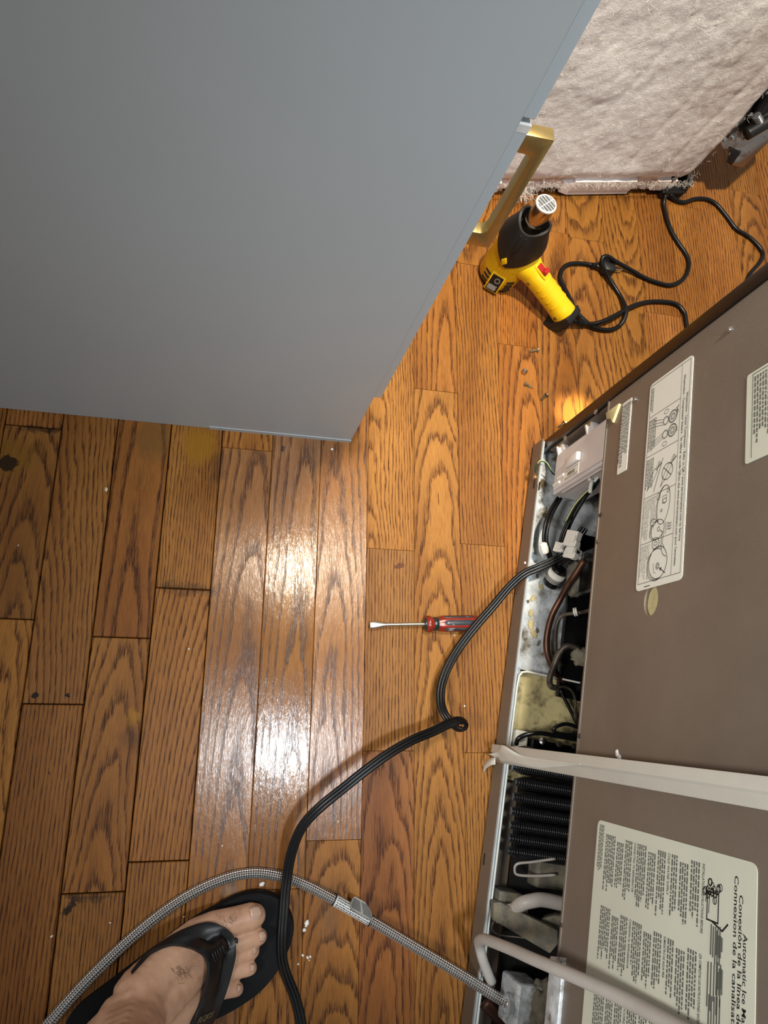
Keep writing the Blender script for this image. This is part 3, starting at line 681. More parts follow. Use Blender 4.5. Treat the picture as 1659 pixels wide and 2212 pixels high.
box('panel_lip', (0.0145, -0.0012, ZP - 0.003), (FWID - .014, 0.012, ZP), M_BROWN, panel)
lathe('hole_backing', [(0.001, 0), (0.019, 0), (0.019, 0.004), (0.001, .004)], M_FOAM, panel, 20, axis_mat(Vector((hc.x, 0.0048, hc.z)), (0, 1, 0)))
# wrapper: sides, folded dark edges and the foamed body
for nm, x0, x1 in (('side_wrapper', -0.0015, 0.0025), ('side_wrapper', FWID - .0025, FWID + .0015)):
    box(nm, (x0, 0.0, 0.012), (x1, 0.66, FH), M_DBROWN, fr)
prism('folded_edge', [(-0.002, -0.004, 0.012), (0.0135, -0.003, 0.012), (0.0140, 0.006, 0.012), (-0.002, 0.006, 0.012)], M_DBROWN, fr, 0.0008, (0, 0, FH - .012))
prism('folded_edge', [(FWID + .002, -0.004, 0.012), (FWID - .0135, -0.003, 0.012), (FWID - .0140, 0.006, 0.012), (FWID + .002, 0.006, 0.012)], M_DBROWN, fr, 0.0008, (0, 0, FH - .012))
box('foamed_body', (0.004, 0.013, 0.30), (FWID - .004, 0.66, FH - .004), M_DBROWN, fr)
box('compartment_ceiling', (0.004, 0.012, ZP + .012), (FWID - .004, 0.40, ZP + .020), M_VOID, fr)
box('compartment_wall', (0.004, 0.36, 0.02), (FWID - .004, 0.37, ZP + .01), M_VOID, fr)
fbr = box('inner_side_bracket', (0.0145, 0.004, 0.044), (0.0175, 0.10, ZP), M_BROWN, fr)
# bottom rail: taupe face, zinc inner edge
rail = box('bottom_rail', (-0.002, -0.0095, 0.006), (FWID, -0.0080, 0.040), M_BROWN, fr)
box('rail_flange', (0.002, -0.0079, 0.0385), (FWID, -0.0050, 0.0405), M_ZINCC, rail)
box('rail_sole', (-0.002, -0.0079, 0.006), (FWID, 0.03, 0.0075), M_BROWN, rail)
u1 = fz(1122, 1442, .03).x
box('rail_inner_edge', (u1, -0.0049, 0.012), (FWID, 0.004, 0.030), M_ZINCC, rail, 0.0015)
for px, py in ((1070, 1608), (1046, 1856), (1165, 1050), (1154, 1046)):
    p = fb(px, py, -0.0096); box('rail_slot', (p.x - .007, -.0100, p.z - .0022), (p.x + .007, -.0094, p.z + .0022), M_DKST, rail, .0006)
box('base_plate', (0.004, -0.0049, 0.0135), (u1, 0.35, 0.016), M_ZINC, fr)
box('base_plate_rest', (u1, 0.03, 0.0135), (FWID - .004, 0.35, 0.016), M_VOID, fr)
# wheels that carry it
for xx in (0.05, FWID - .05):
    for yy in (0.09, 0.58):
        lathe('roller', [(0.004, -.010), (0.016, -.010), (0.0172, -.007), (0.0172, .007), (0.016, .010), (.004, .010)], M_BLKP, fr, 20, axis_mat(Vector((xx, yy, 0.0172)), (1, 0, 0)))

# ---- drain pan (cream plastic tray)
pu0 = fz(1127, 1446, .036).x; pu1 = pu0 + 0.150
V = []; F = []
outl = [(pu0, .004), (pu0 + .006, -.003), (pu0 + .02, -.0042), (pu1, -.0042), (pu1, .30), (pu0, .30)]
pan = prism('drain_pan', [(x, y, .0165) for x, y in outl], M_PAN, fr, 0, (0, 0, .004))
rim = [(pu0 + .0016, .29, .037), (pu0 + .0016, .010, .037), (pu0 + .004, .003, .037), (pu0 + .010, -.0012, .037), (pu0 + .025, -.0020, .036), (pu1 + .33, -.0020, .036)]
V, F, UV = sweep([Vector(p) for p in rim], [(-.0012, -.0165), (.0012, -.0165), (.0012, .002), (-.0012, .002)], up=Vector((0, 0, 1)))
mk('pan_rim', V, F, M_TRIM, pan)
V, F, UV = sweep([Vector(p) for p in rim[:2]], [(-.003, -.0165), (-.0012, -.0165), (-.0012, -.002), (-.003, -.002)], up=Vector((0, 0, 1)))
# ---- compressor: black oval shell on rubber feet, with terminal guard
cu = fz(1270, 1290, .05).x
comp_p = []
for zz, a, b in ((.040, .07, .06), (.052, .085, .072), (.075, .095, .082), (.095, .097, .084), (.098, .100, .087), (.104, .100, .087), (.106, .096, .083), (.135, .090, .078), (.160, .070, .060), (.172, .035, .03)):
    comp_p.append([Vector((cu + .035 + a * math.cos(t), .165 + b * math.sin(t), zz)) for t in [2 * math.pi * i / 32 for i in range(32)]])
comp = loft('compressor', comp_p, M_BLK, fr, auto=40)
for dx in (-.07, .13):
    lathe('rubber_foot', [(.012, 0), (.012, .012), (.008, .016), (.010, .026)], M_BLKP, comp, 14, Matrix.Translation((cu + dx, .10, .0165)))
box('terminal_guard', (cu - .058, .056, .075), (cu + .010, .092, .135), M_BLK, comp, .005)
box('mount_plate', (cu - .10, .060, .030), (cu + .15, .27, .038), M_BLK, comp, .002)
# ---- control box: white housing on the side bracket
bz0, bz1 = 0.056, 0.208
p0 = fb(1190, 1055, .014); p1 = fb(1200, 1010, .014)
bu0, bu1 = 0.026, 0.094; bd0, bd1 = 0.010, 0.060
ctrl = box('control_box', (bu0, bd0, bz0), (bu1, bd1, bz1 + .012), M_CTRL, fr, .0025)
box('box_step', (bu0 + .006, bd0 - .0035, bz0 + .008), (bu1 - .004, bd0 + .001, bz1), M_CTRL, ctrl, .0015)
for z in (bz0 + .006, bz0 + .094):
    prism('mounting_ear', [(bu0 + .004, bd0 + .002, z), (bu0 - .009, bd0 - .004, z), (bu0 - .010, bd0 + .004, z), (bu0 - .003, bd0 + .016, z), (bu0 + .004, bd0 + .014, z)], M_CTRL, ctrl, .0008, (0, 0, .017))
    prism('ear_web', [(bu0 + .018, bd0 - .001, z + .005), (bu0 - .006, bd0 - .008, z + .005), (bu0 - .006, bd0 + .003, z + .005), (bu0 + .018, bd0 + .003, z + .005)], M_CTRL, ctrl, .0008, (0, 0, .0045))
    lathe('brass_screw', [(.0038, 0), (.0038, .0012), (.0025, .0024), (.0006, .0026)], M_GOLD, ctrl, 12, axis_mat(Vector((bu0 - .0075, bd0 - .0035, z + .010)), (-.3, -1, 0.2)))
prism('raised_catch', [(bu0 + .030, bd0 - .004, bz0 + .048), (bu0 + .030, bd0 - .010, bz0 + .052), (bu0 + .030, bd0 - .010, bz0 + .088), (bu0 + .030, bd0 - .004, bz0 + .090)], M_CTRL, ctrl, .0012, (.013, 0, 0))
for du, z0 in ((.055, .010), (.047, .022)):
    box('clip_slot', (bu0 + du, bd0 - .0058, bz0 + z0), (bu0 + du + .004, bd0 - .003, bz0 + z0 + .020), M_CONN, ctrl, .0008)
box('side_rib', (bu1 - .001, bd0 + .006, bz0 + .02), (bu1 + .0015, bd0 + .009, bz1 - .02), M_CTRL, ctrl, .0005)
lp0 = Vector((bu0 + .040, bd0 - .0042, bz0 + .047))
box('box_label', (bu0 + .044, bd0 - .0040, bz0 + .040), (bu1 - .006, bd0 - .0033, bz0 + .086), M_STICK, ctrl)
IDM = frame_mat(Vector((0, 0, 0)), Vector((1, 0, 0)), Vector((0, 0, 1)), Vector((0, -1, 0)))   # print plane: x across, y up, z out of the back
PV = []; PF = []
z = bz0 + .054
while z < bz0 + .076:
    w_ = random.choice((.0006, .0006, .0012, .0018)); bar(PV, PF, IDM, bu0 + .050, z, bu0 + .056, z + w_, -(bd0 - .0041)); z += w_ + random.choice((.0006, .001))
for du in (.0465, .0575, .0595):
    z = bz0 + .046
    while z < bz0 + .082: w_ = random.uniform(.001, .003); bar(PV, PF, IDM, bu0 + du, z, bu0 + du + .0009, z + w_, -(bd0 - .0041)); z += w_ + .0007
mk('label_print', PV, PF, M_INK, ctrl)
# ---- wires and connectors
def fw(l): return [fz(px, py, z) for px, py, z in l]
def wire(name, l, r, mat, par=None, k=8): return tube(name, fw(l), r, mat, par or fr, k, 6)
wire('ground_wire', [(1156, 1020, .036), (1157, 1008, .044), (1166, 996, .052), (1180, 1000, .050), (1192, 1020, .040), (1205, 1030, .03)], .0014, M_GRN)
wire('ground_wire', [(1157, 1018, .037), (1158, 1007, .0452), (1167, 995, .0535), (1181, 999, .0515), (1193, 1019, .041), (1206, 1029, .031)], .0007, M_YST)
p = fb(1156, 1030, -.0098); lathe('brass_screw', [(.0045, 0), (.0045, .0014), (.003, .003), (.0008, .0032)], M_GOLD, rail, 8, axis_mat(p, (0, -1, 0)))
lathe('spade_terminal', [(.0024, 0), (.0024, .006), (.0014, .010)], M_STEELB, rail, 8, axis_mat(fb(1157, 1022, -.0105), (-.5, -.3, .4)))
def wires(name, offs, l, r, mat):
    for dx, dy, dz in offs: wire(name, [(px + dx, py + dy, z + dz) for px, py, z in l], r, mat)
wires('harness_wire', [(0, 0, 0), (5, 3, .004), (-4, 6, -.002)], [(1312, 960, .19), (1298, 975, .185), (1288, 1000, .17), (1290, 1022, .155), (1283, 1045, .14), (1262, 1070, .12), (1235, 1115, .09), (1215, 1160, .06)], .0018, M_BLKC)
wire('green_wire', [(1308, 965, .19), (1292, 985, .180), (1284, 1003, .170), (1288, 1020, .16), (1292, 1030, .15), (1278, 1052, .14), (1262, 1068, .125), (1240, 1095, .10), (1222, 1128, .08)], .0022, M_GRN)
wire('green_wire', [(1276, 1054, .1425), (1260, 1069, .128), (1240, 1093, .104), (1222, 1126, .084)], .0009, M_YST)
wire('white_wire', [(1303, 975, .188), (1306, 995, .178), (1298, 1018, .168), (1292, 1030, .158), (1284, 1040, .15)], .0022, M_WWIRE)
wire('white_wire', [(1272, 1034, .152), (1278, 1040, .150), (1276, 1052, .145), (1275, 1064, .14)], .0028, M_WWIRE)
wire('white_wire', [(1309, 935, .20), (1306, 955, .195), (1308, 985, .185)], .002, M_WWIRE)
lathe('crimp_sleeve', [(.003, 0), (.0042, .002), (.0042, .018), (.003, .02)], M_YST, fr, 12, axis_mat(fz(1284, 994, .178), fz(1297, 968, .19) - fz(1284, 994, .178)))
wires('lead_wire', [(0, 0, 0), (7, 2, .003)], [(1205, 1075, .05), (1190, 1100, .055), (1178, 1130, .058), (1174, 1165, .052), (1182, 1195, .045), (1195, 1225, .04)], .0026, M_BLKC)
wires('lead_wire', [(0, 0, 0), (5, 0, .004)], [(1232, 1115, .085), (1215, 1150, .075), (1207, 1180, .065), (1203, 1210, .05), (1195, 1230, .04)], .0022, M_BLKC)
wires('lead_wire', [(0, 0, 0)], [(1250, 1190, .09), (1230, 1205, .08), (1210, 1220, .06), (1200, 1245, .04), (1188, 1255, .03)], .003, M_BLKC)
def connector(px, py, z, sx, sy, sz, rz, mat=M_CONN):
    c = fz(px, py, z); bm = bmesh.new(); m4 = Matrix.Translation(c) @ Matrix.Rotation(rz, 4, 'X') @ Matrix.Rotation(0.25, 4, 'Y')
    add_box(bm, (-sx, -sy, -sz), (sx, sy, sz), .0008, m4); o = bmo('wire_connector', bm, mat, fr, auto=20)
    bm = bmesh.new(); add_box(bm, (-sx * .45, -sy - .002, -sz * .6), (sx * .45, -sy + .0005, sz * .9), .0005, m4); bmo('latch', bm, mat, o)
    bm = bmesh.new(); add_box(bm, (sx * .2, -sy - .001, sz - .0005), (sx * .9, sy * .6, sz + .003), .0005, m4); bmo('latch', bm, mat, o)
    return o
connector(1237, 1165, .088, .012, .006, .010, -.5); connector(1235, 1190, .082, .012, .005, .009, -.5)
connector(1209, 1183, .066, .0075, .005, .007, -.5); connector(1242, 1197, .078, .007, .005, .008, -.5)
lathe('taped_splice', [(.003, 0), (.006, .003), (.0065, .010), (.0055, .017), (.002, .019)], M_CONN, fr, 12, axis_mat(fz(1178, 1196, .048), fz(1174, 1178, .056) - fz(1178, 1196, .048)))
cap = lathe('run_capacitor', [(.004, 0), (.012, .001), (.0125, .004), (.0125, .030), (.010, .033)], M_BLK, fr, 18, axis_mat(fz(1188, 1262, .030), fz(1215, 1222, .062) - fz(1188, 1262, .030)))
a, b = fz(1195, 1251, .046), fz(1205, 1237, .057)
V, F, UV = sweep([a, (a + b) / 2, b], circ(.0132, 18)); mk('capacitor_label', V, F, M_STICK, cap, True)
for i in range(4):
    q = a.lerp(b, .12 + .12 * i); V, F, UV = sweep([q, q + (b - a) * .05], circ(.0135, 18)); mk('label_band', V, F, M_INK, cap, True)
# pipes
wire('suction_pipe', [(1262, 1210, .10), (1240, 1245, .085), (1228, 1262, .075), (1210, 1295, .06), (1192, 1330, .05), (1182, 1370, .045), (1182, 1410, .042), (1198, 1450, .038), (1225, 1490, .03)], .0048, M_COPPER, None, 12)
wire('discharge_pipe', [(1300, 1310, .15), (1262, 1322, .10), (1240, 1325, .09), (1215, 1330, .075), (1204, 1345, .07), (1200, 1375, .062), (1201, 1405, .055), (1215, 1440, .05)], .0028, M_PIPE, None, 10)
lathe('pipe_collar', [(.003, -.003), (.0062, -.0025), (.0062, -.0006), (.005, 0), (.0062, .0006), (.0062, .0025), (.003, .003)], M_TRIM, fr, 16, axis_mat(fz(1243, 1322, .093), fz(1262, 1320, .10) - fz(1240, 1324, .092)))
wire('drier_tube', [(1262, 1412, .095), (1245, 1400, .092), (1225, 1396, .088), (1210, 1408, .083), (1200, 1430, .078), (1190, 1455, .07), (1187, 1470, .066), (1190, 1482, .063), (1200, 1486, .062)], .0042, M_PIPE, None, 12)
wire('capillary_tube', [(1198, 1486, .062), (1220, 1484, .062), (1236, 1494, .06), (1243, 1515, .055), (1242, 1545, .05), (1250, 1572, .045)], .0018, M_PIPE)
wire('capillary_tube', [(1210, 1490, .04), (1225, 1520, .04), (1240, 1550, .04), (1252, 1575, .04)], .0026, M_BLKC)
# tape rag round the drier
bm = bmesh.new(); bmesh.ops.create_icosphere(bm, subdivisions=3, radius=1); c0 = fz(1252, 1418, .092)
for v in bm.verts: v.co = c0 + Vector((v.co.x * .012, v.co.y * .012, v.co.z * .012)) * (1 + .45 * noise.noise(v.co * 2.5))
bmo('putty_wrap', bm, M_DUSTM, fr, True)
# dark insulated line with foil flecks, behind
bm = bmesh.new(); bmesh.ops.create_icosphere(bm, subdivisions=3, radius=1)
c0 = fz(1245, 1250, .06)
for v in bm.verts: v.co = c0 + Vector((v.co.x * .028, v.co.y * .016, v.co.z * .018)) * (1 + .3 * noise.noise(v.co * 3))
bmo('foam_sleeve', bm, M_DUSTM, fr, True)
# loose flakes and rust on the base plate
for px, py, s in ((1150, 1290, 6), (1147, 1325, 7), (1146, 1352, 9), (1152, 1368, 8), (1160, 1362, 5), (1163, 1390, 5), (1168, 1268, 6), (1178, 1100, 5), (1160, 1245, 4), (1140, 1300, 4)):
    c = fz(px, py, .0165); n = 7; pts = []
    for i in range(n):
        a = 2 * math.pi * i / n; r = s * .0006 * random.uniform(.5, 1.3); pts.append((c.x + r * 1.5 * math.cos(a), c.y + r * math.sin(a), .0162 + random.uniform(0, .001)))
    prism('paint_flake', pts, M_FOAM if s > 5 else M_DUST, fr, 0, (0, 0, .0012))
# ---- condenser: black spiral-fin coil, one row beside another
cond = empty('condenser', (0, 0, 0)); cond.parent = fr
rowsC = [(1110, 1622), (1103, 1656), (1113, 1690), (1108, 1722), (1104, 1753), (1101, 1784), (1099, 1812), (1097, 1840)]
for i, (px, py) in enumerate(rowsC):
    s0 = fz(px + 6, py, .058); prof = []; L = .165; y = 0.0; R0 = .0088
    prof.append((.001, 0)); prof.append((.005, .0))
    while y < L:
        rr = R0 * min(1, (0.55 + y / .012 * .45)); prof += [(rr * .74, y + .0004), (rr * .95, y + .0009), (rr, y + .0016), (rr * .95, y + .0023), (rr * .74, y + .0028)]; y += .0032
    prof.append((.001, L + .002))
    o = lathe('coil_row', prof, M_COIL, fr, 16, axis_mat(Vector((s0.x, -.001 + max(0, s0.y), .050)), Vector((-.02, 1, -.02))), auto=80)
    if i < 7:
        n0 = fz(rowsC[i + 1][0] + 6, rowsC[i + 1][1], .058)
bpy.data.objects.remove(cond)
wire('condenser_bend', [(1115, 1608, .052), (1120, 1595, .058), (1140, 1586, .062), (1170, 1584, .065), (1205, 1590, .065), (1250, 1598, .065)], .0032, M_COIL, None, 10)
wire('condenser_bend', [(1250, 1572, .07), (1225, 1564, .072), (1205, 1568, .072), (1196, 1576, .07), (1205, 1584, .068), (1250, 1590, .066)], .0026, M_COIL, None, 10)
p = fz(1150, 1612, .046); brk = box('coil_bracket', (p.x - .010, p.y - .002, .020), (p.x + .010, p.y + .10, .050), M_BLK, fr, .001)
for px, py, r in ((1173, 1601, .0055), (1208, 1608, .0045), (1240, 1612, .004)):
    lathe('bracket_bolt', [(r, 0), (r, .001), (r * .7, .0022), (r * .2, .0026)], M_STEELB if r > .005 else M_PIPE, brk, 14, axis_mat(fz(px, py, .0502), (-.3, -.2, 1)))
p = fz(1120, 1610, .03); box('pan_tab', (p.x - .02, .004, .021), (p.x + .004, .022, .040), M_TRIM, fr, .001)
# ---- fan and valve end, grey with dust
wire('drain_hose', [(1112, 1965, .066), (1128, 1952, .082), (1150, 1946, .088), (1175, 1944, .088), (1225, 1955, .085)], .0085, M_GTUBE, None, 14)
p = fz(1065, 1960, .04)
prism('fan_bracket', [fz(px, py, z) for px, py, z in ((1066, 1950, .058), (1080, 1948, .058), (1205, 2010, .125), (1205, 2040, .125), (1188, 2060, .115), (1066, 1988, .058))], M_DUSTM, fr, .001, (0, .004, -.022))
box('bracket_foot', (p.x - .022, .003, .016), (p.x + .016, .035, .050), M_DUSTM, fr, .002)
lathe('hose_stub', [(.0085, 0), (.0085, .03), (.0075, .03)], M_GTUBE, fr, 14, axis_mat(fz(1088, 1970, .055), fz(1118, 1966, .07) - fz(1088, 1970, .055)))
prism('fan_housing', [fz(px, py, z) for px, py, z in ((1168, 1985, .09), (1195, 1978, .10), (1230, 1980, .11), (1230, 2020, .11), (1180, 2005, .09))], M_DUSTM, fr, .001, (0, .02, -.03))
wire('wire_loop', [(1075, 1975, .05), (1063, 2000, .042), (1066, 2012, .04), (1085, 2020, .042), (1118, 2024, .05), (1150, 2028, .06)], .0016, M_PIPE)
wire('wire_bail', [(1200, 1855, .06), (1150, 1862, .055), (1118, 1866, .05), (1112, 1880, .045), (1120, 1890, .045), (1160, 1892, .05), (1200, 1890, .055)], .0018, M_GTUBE)
p = fz(1150, 1880, .045); box('fan_motor', (p.x - .016, p.y + .006, .016), (p.x + .020, p.y + .10, .046), M_DUSTM, fr, .004)
# rear leg post at the panel's end, dusty zinc
pu = fb(1205, 2065).x
prism('leg_post', [(pu, -.010, .0), (pu + .30, -.010, .0), (pu + .30, .000, .0), (pu, .000, .0)], M_ZINC, fr, .0008, (0, 0, .0))if False else None
prism('lower_cover', [fb(px, py, -.004) for px, py in ((1188, 2065), (1216, 2068), (1196, 2290), (1168, 2290))], M_ZINC, fr, .001, (0, .006, 0))
# water valve: steel body caked with dust, hose outlet
vc = fz(1112, 2168, .075)
valve = box('water_valve', (vc.x - .026, vc.y - .006, .040), (vc.x + .026, vc.y + .028, .092), M_ZINC, fr, .004)
lathe('inlet_port', [(.011, 0), (.0125, .001), (.0125, .007), (.0095, .008), (.0095, .003), (.001, .003)], M_ZINCC, valve, 20, axis_mat(Vector((vc.x + .002, vc.y - .006, .078)), (0, -1, 0)))
bm = bmesh.new(); bmesh.ops.create_icosphere(bm, subdivisions=4, radius=1)
for v in bm.verts: v.co = vc + Vector((.006, .030, .012)) + Vector((v.co.x * .036, v.co.y * .020, v.co.z * .012)) * (1 + .35 * noise.noise(v.co * 2.2) + .12 * noise.noise(v.co * 7))
bmo('dust_cake', bm, M_DUST, valve, True)
box('solenoid', (vc.x + .012, vc.y + .012, .030), (vc.x + .075, vc.y + .06, .075), M_DUSTM, valve, .004)
wire('thermostat_bulb', [(1045, 2160, .03), (1070, 2185, .03), (1110, 2230, .03)], .010, M_COPPER, None, 14)
box('side_clip', (vc.x + .0, vc.y + .050, .07), (vc.x + .03, vc.y + .062, .10), M_CTRL, fr, .002)
# grey water tube: out of the compartment, over the rail and up the back
tube('water_tube', [fz(1062, 2122, .050), fz(1052, 2098, .055), fz(1042, 2070, .062), fz(1036, 2045, .068)] + [fb(px, py, d) for px, py, d in ((1035, 2033, -.030), (1046, 2029, -.034), (1070, 2037, -.034), (1110, 2053, -.032), (1150, 2071, -.030), (1200, 2092, -.026), (1270, 2122, -.020), (1350, 2159, -.014), (1430, 2201, -.012), (1520, 2249, -.010), (1640, 2312, -.010))], .0062, M_GTUBE, fr, 14, 6)
# ---- ivory trim strip standing up the back, with film peeling off its foot
T0, T1 = fb(1064, 1637, -.014), fb(1700, 1711, -.014)
ts = (fb(1064, 1622, -.014) - fb(1063, 1652, -.014)).length / 2
xm = (fb(1450, 1660, -.014).x + fb(1450, 1707, -.014).x) / 2; hw = 0.0115
zlo = fb(1064, 1637, -.016).z
trim = prism('cover_strip', [(xm - hw, -.0195, zlo), (xm - hw * .1, -.0195, zlo), (xm + hw * .1, -.0165, zlo), (xm + hw, -.0100, zlo), (xm + hw, -.0005, zlo), (xm - hw, -.0105, zlo)], M_TRIM, fr, .0006, (0, 0, FH - .1 - zlo))
V = []; F = []; nn = 40
for i in range(nn):                                     # peeling film: lies on the strip, curls up near the foot and trails off
    t = i / (nn - 1); z = zlo + .006 + .250 * t
    pk = math.exp(-((t - .20) / (.085 if t < .2 else .13)) ** 2); tailw = max(0, 1 - t / .10)
    top_ = -.10 * hw - .86 * hw * pk + .35 * hw * tailw; bot_ = hw * (.95 - .25 * tailw); bot_ += (top_ + .0004 - bot_) * max(0, (t - .55) / .45)
    lift = .0085 * pk + .010 * tailw ** 1.5
    for j in range(5):
        f_ = j / 4; xx = xm + top_ + (bot_ - top_) * f_; base_y = -.0195 if xx < xm - hw * .1 else (-.0195 + .003 * (xx - xm + hw * .1) / (hw * .2) if xx < xm + hw * .1 else -.0165 + .0065 * (xx - xm - hw * .1) / (hw * .9))
        V.append((xx, base_y - .0006 - lift * (1 - f_) ** 1.3, z - .004 * f_))
for i in range(nn - 1):
    for j in range(4): F.append((i * 5 + j, i * 5 + j + 1, i * 5 + j + 6, i * 5 + j + 5))
film = mk('peeling_film', V, F, M_TRIM, trim, True); sm = film.modifiers.new('thickness', 'SOLIDIFY'); sm.thickness = .0003
tail = [fb(1070, 1644, -.026), fb(1060, 1646, -.028), fb(1050, 1653, -.026), fb(1044, 1663, -.022)]
V, F, UV = sweep(smooth_path(tail, 5), [(-.0045, 0), (.0045, 0), (.0045, .0003), (-.0045, .0003)], up=Vector((0, -1, .3))); mk('film_tail', V, F, M_TRIM, film, True)
# ---- marks on the panel: rivet, screw, caulk, scuffs
for px, py, r in ((1578, 712, .0032), (1373, 863, .003)):
    lathe('panel_screw', [(r, 0), (r, .0012), (r * .6, .0026), (r * .2, .003)], M_STEELB, panel, 12, axis_mat(fb(px, py), (0, -1, 0)))
for px, py in ((1292, 1170), (1252, 1590), (1213, 1998), (1298, 1112)):
    lathe('panel_screw', [(.0028, 0), (.0028, .001), (.0016, .0018), (.0004, .002)], M_PIPE, panel, 10, axis_mat(fb(px, py), (0, -1, 0)))
bm = bmesh.new()
for px, py, r in ((1333, 1624, .0026), (1334, 1631, .003), (1338, 1637, .0034), (1336, 1643, .0028), (1337, 1648, .0022)):
    b2 = bmesh.new(); bmesh.ops.create_icosphere(b2, subdivisions=2, radius=r); q = fb(px, py)
    for v in b2.verts: v.co = q + Vector((v.co.x, v.co.y * .5, v.co.z)) * (1 + .2 * noise.noise(v.co * 600))
    merge(bm, b2)
tag(bmo('caulk_dab', bm, M_PAINTW, panel, True), 'white dab of caulk')
# torn foam at the panel's lower corner and small hardware on the dark edge
prism('foam_scrap', [fb(px, py, -.0035) for px, py in ((1308, 892), (1337, 871), (1322, 912), (1317, 903), (1310, 905))], M_FOAM, fr, .0006, (0, .006, 0))
for px, py in ((1288, 890), (1222, 946)):
    q = fb(px, py, -.005); lathe('edge_screw', [(.0036, 0), (.0036, .0012), (.002, .0026), (.0005, .0028)], M_STEELB, fr, 10, axis_mat(q, (-.2, -1, .1)))

# ---- stickers
def sticker(name, corners, mat, par, r=.006, dep=-.0006, th=.0005):
    """rectangle on the back panel with round corners; corners = (u0, z0, u1, z1)"""
    u0, z0, u1, z1 = corners; pts = []
    for cx, cz, a0 in ((u1 - r, z1 - r, 0), (u0 + r, z1 - r, 90), (u0 + r, z0 + r, 180), (u1 - r, z0 + r, 270)):
        for i in range(5):
            a = math.radians(a0 + 22.5 * i); pts.append((cx + r * math.cos(a), dep, cz + r * math.sin(a)))
    return prism(name, pts, mat, par, 0, (0, th, 0))
def stroke(Vl, Fl, pts, w, dep=-.0008):
    for a, b in zip(pts, pts[1:]):
        a, b = Vector(a), Vector(b); d = b - a
        if d.length < 1e-7: continue
        n = Vector((-d.y, d.x)).normalized() * w / 2; e = d.normalized() * w * .3; b0 = len(Vl)
        Vl += [(q.x, dep, q.y) for q in (a - e - n, b + e - n, b + e + n, a - e + n)]; Fl.append((b0, b0 + 1, b0 + 2, b0 + 3))
def ellip(cx, cz, a, b, rot=0, t0=0, t1=360, n=22):
    return [(cx + a * math.cos(math.radians(t)) * math.cos(rot) - b * math.sin(math.radians(t)) * math.sin(rot), cz + a * math.cos(math.radians(t)) * math.sin(rot) + b * math.sin(math.radians(t)) * math.cos(rot)) for t in [t0 + (t1 - t0) * i / n for i in range(n + 1)]]
q = [fb(*c) for c in ((1410, 830), (1503, 768), (1470, 1255), (1370, 1278))]
S1 = ((q[0].x + q[1].x) / 2 - .002, (q[0].z + q[3].z) / 2, (q[2].x + q[3].x) / 2, (q[1].z + q[2].z) / 2)
st1 = sticker('service_sticker', S1, M_STICK, panel); tag(st1, 'white service sticker with five drawings in a row')
DP = -.0008
def tline(name, body, a, b, h, par, mat=M_INK, bold=0.0): text(name, body, (a[0], DP, a[1]), (b[0], DP, b[1]), h, (0, 0, 1), mat, par, 0.0, bold)
zT = S1[3]; L1 = S1[2] - S1[0]
zh1, zh2 = zT - .0085, zT - .0145
ua, ub = fb(1493, 842).x, fb(1470, 1168).x
tline('heading', 'Wisemotion - Linear Compressor - Refer to QR / www.servicematters.com to Service', (ua, zh1), (ub, zh1), .0034, st1, bold=.012)
ua, ub = fb(1487, 805).x, fb(1459, 1222).x
tline('heading', 'Wisemotion - Compresseur linéaire - Se référer au code QR/au site www.servicematters.com pour l\'entretien', (ua, zh2), (ub, zh2), .0034, st1, bold=.012)
V = []; F = []; ins = .0035; zd = zT - .0185
x0, x1, z0, z1 = S1[0] + ins, S1[2] - ins - .004, S1[1] + ins, S1[3] - ins
stroke(V, F, [(x0, z0), (x1, z0), (x1, z1), (x0, z1), (x0, z0)], .0005); stroke(V, F, [(x0, zd), (x1, zd)], .0005)
cells = [x0] + [fb((a[0] + b[0]) / 2, (a[1] + b[1]) / 2).x for a, b in (((1480, 855), (1401, 906)), ((1474, 948), (1394, 991)), ((1467, 1045), (1385, 1081)), ((1459, 1152), (1377, 1180)))] + [x1]
for c in cells[1:-1]: stroke(V, F, [(c, z0), (c, zd)], .0005)
mk('sticker_frame', V, F, M_INK, st1)
# drawing 2: gauge set with hoses
V = []; F = []; c = (cells[1] + cells[2]) / 2; zc2 = zd - .022
for s in (-1, 1):
    for r in (.0075, .0066, .004, .0025): stroke(V, F, ellip(c + s * .0085, zd - .012, r, r), .0006)
    for r in (.0052, .0042): stroke(V, F, ellip(c + s * .0085, zd - .025, r, r), .0005)
    stroke(V, F, ellip(c + s * .020, zd - .025, .0025, .004), .0005)
    for i in range(3): stroke(V, F, [(c + s * .0085 + (i - 1) * .0035, zd - .030), (c + s * .011 + (i - 1) * .0035, zd - .038), (c + s * .014 + (i - 1) * .004, zd - .050)], .0005)
stroke(V, F, [(c - .006, zd - .006), (c - .012, zd - .003), (c - .016, zd - .006), (c - .018, zd - .002)], .0009)
mk('gauge_drawing', V, F, M_INK, st1)
tline('caption', 'Low', (c - .016, zd - .0055), (c - .011, zd - .0055), .002, st1); tline('caption', 'High', (c + .008, zd - .0045), (c + .0135, zd - .0045), .002, st1)
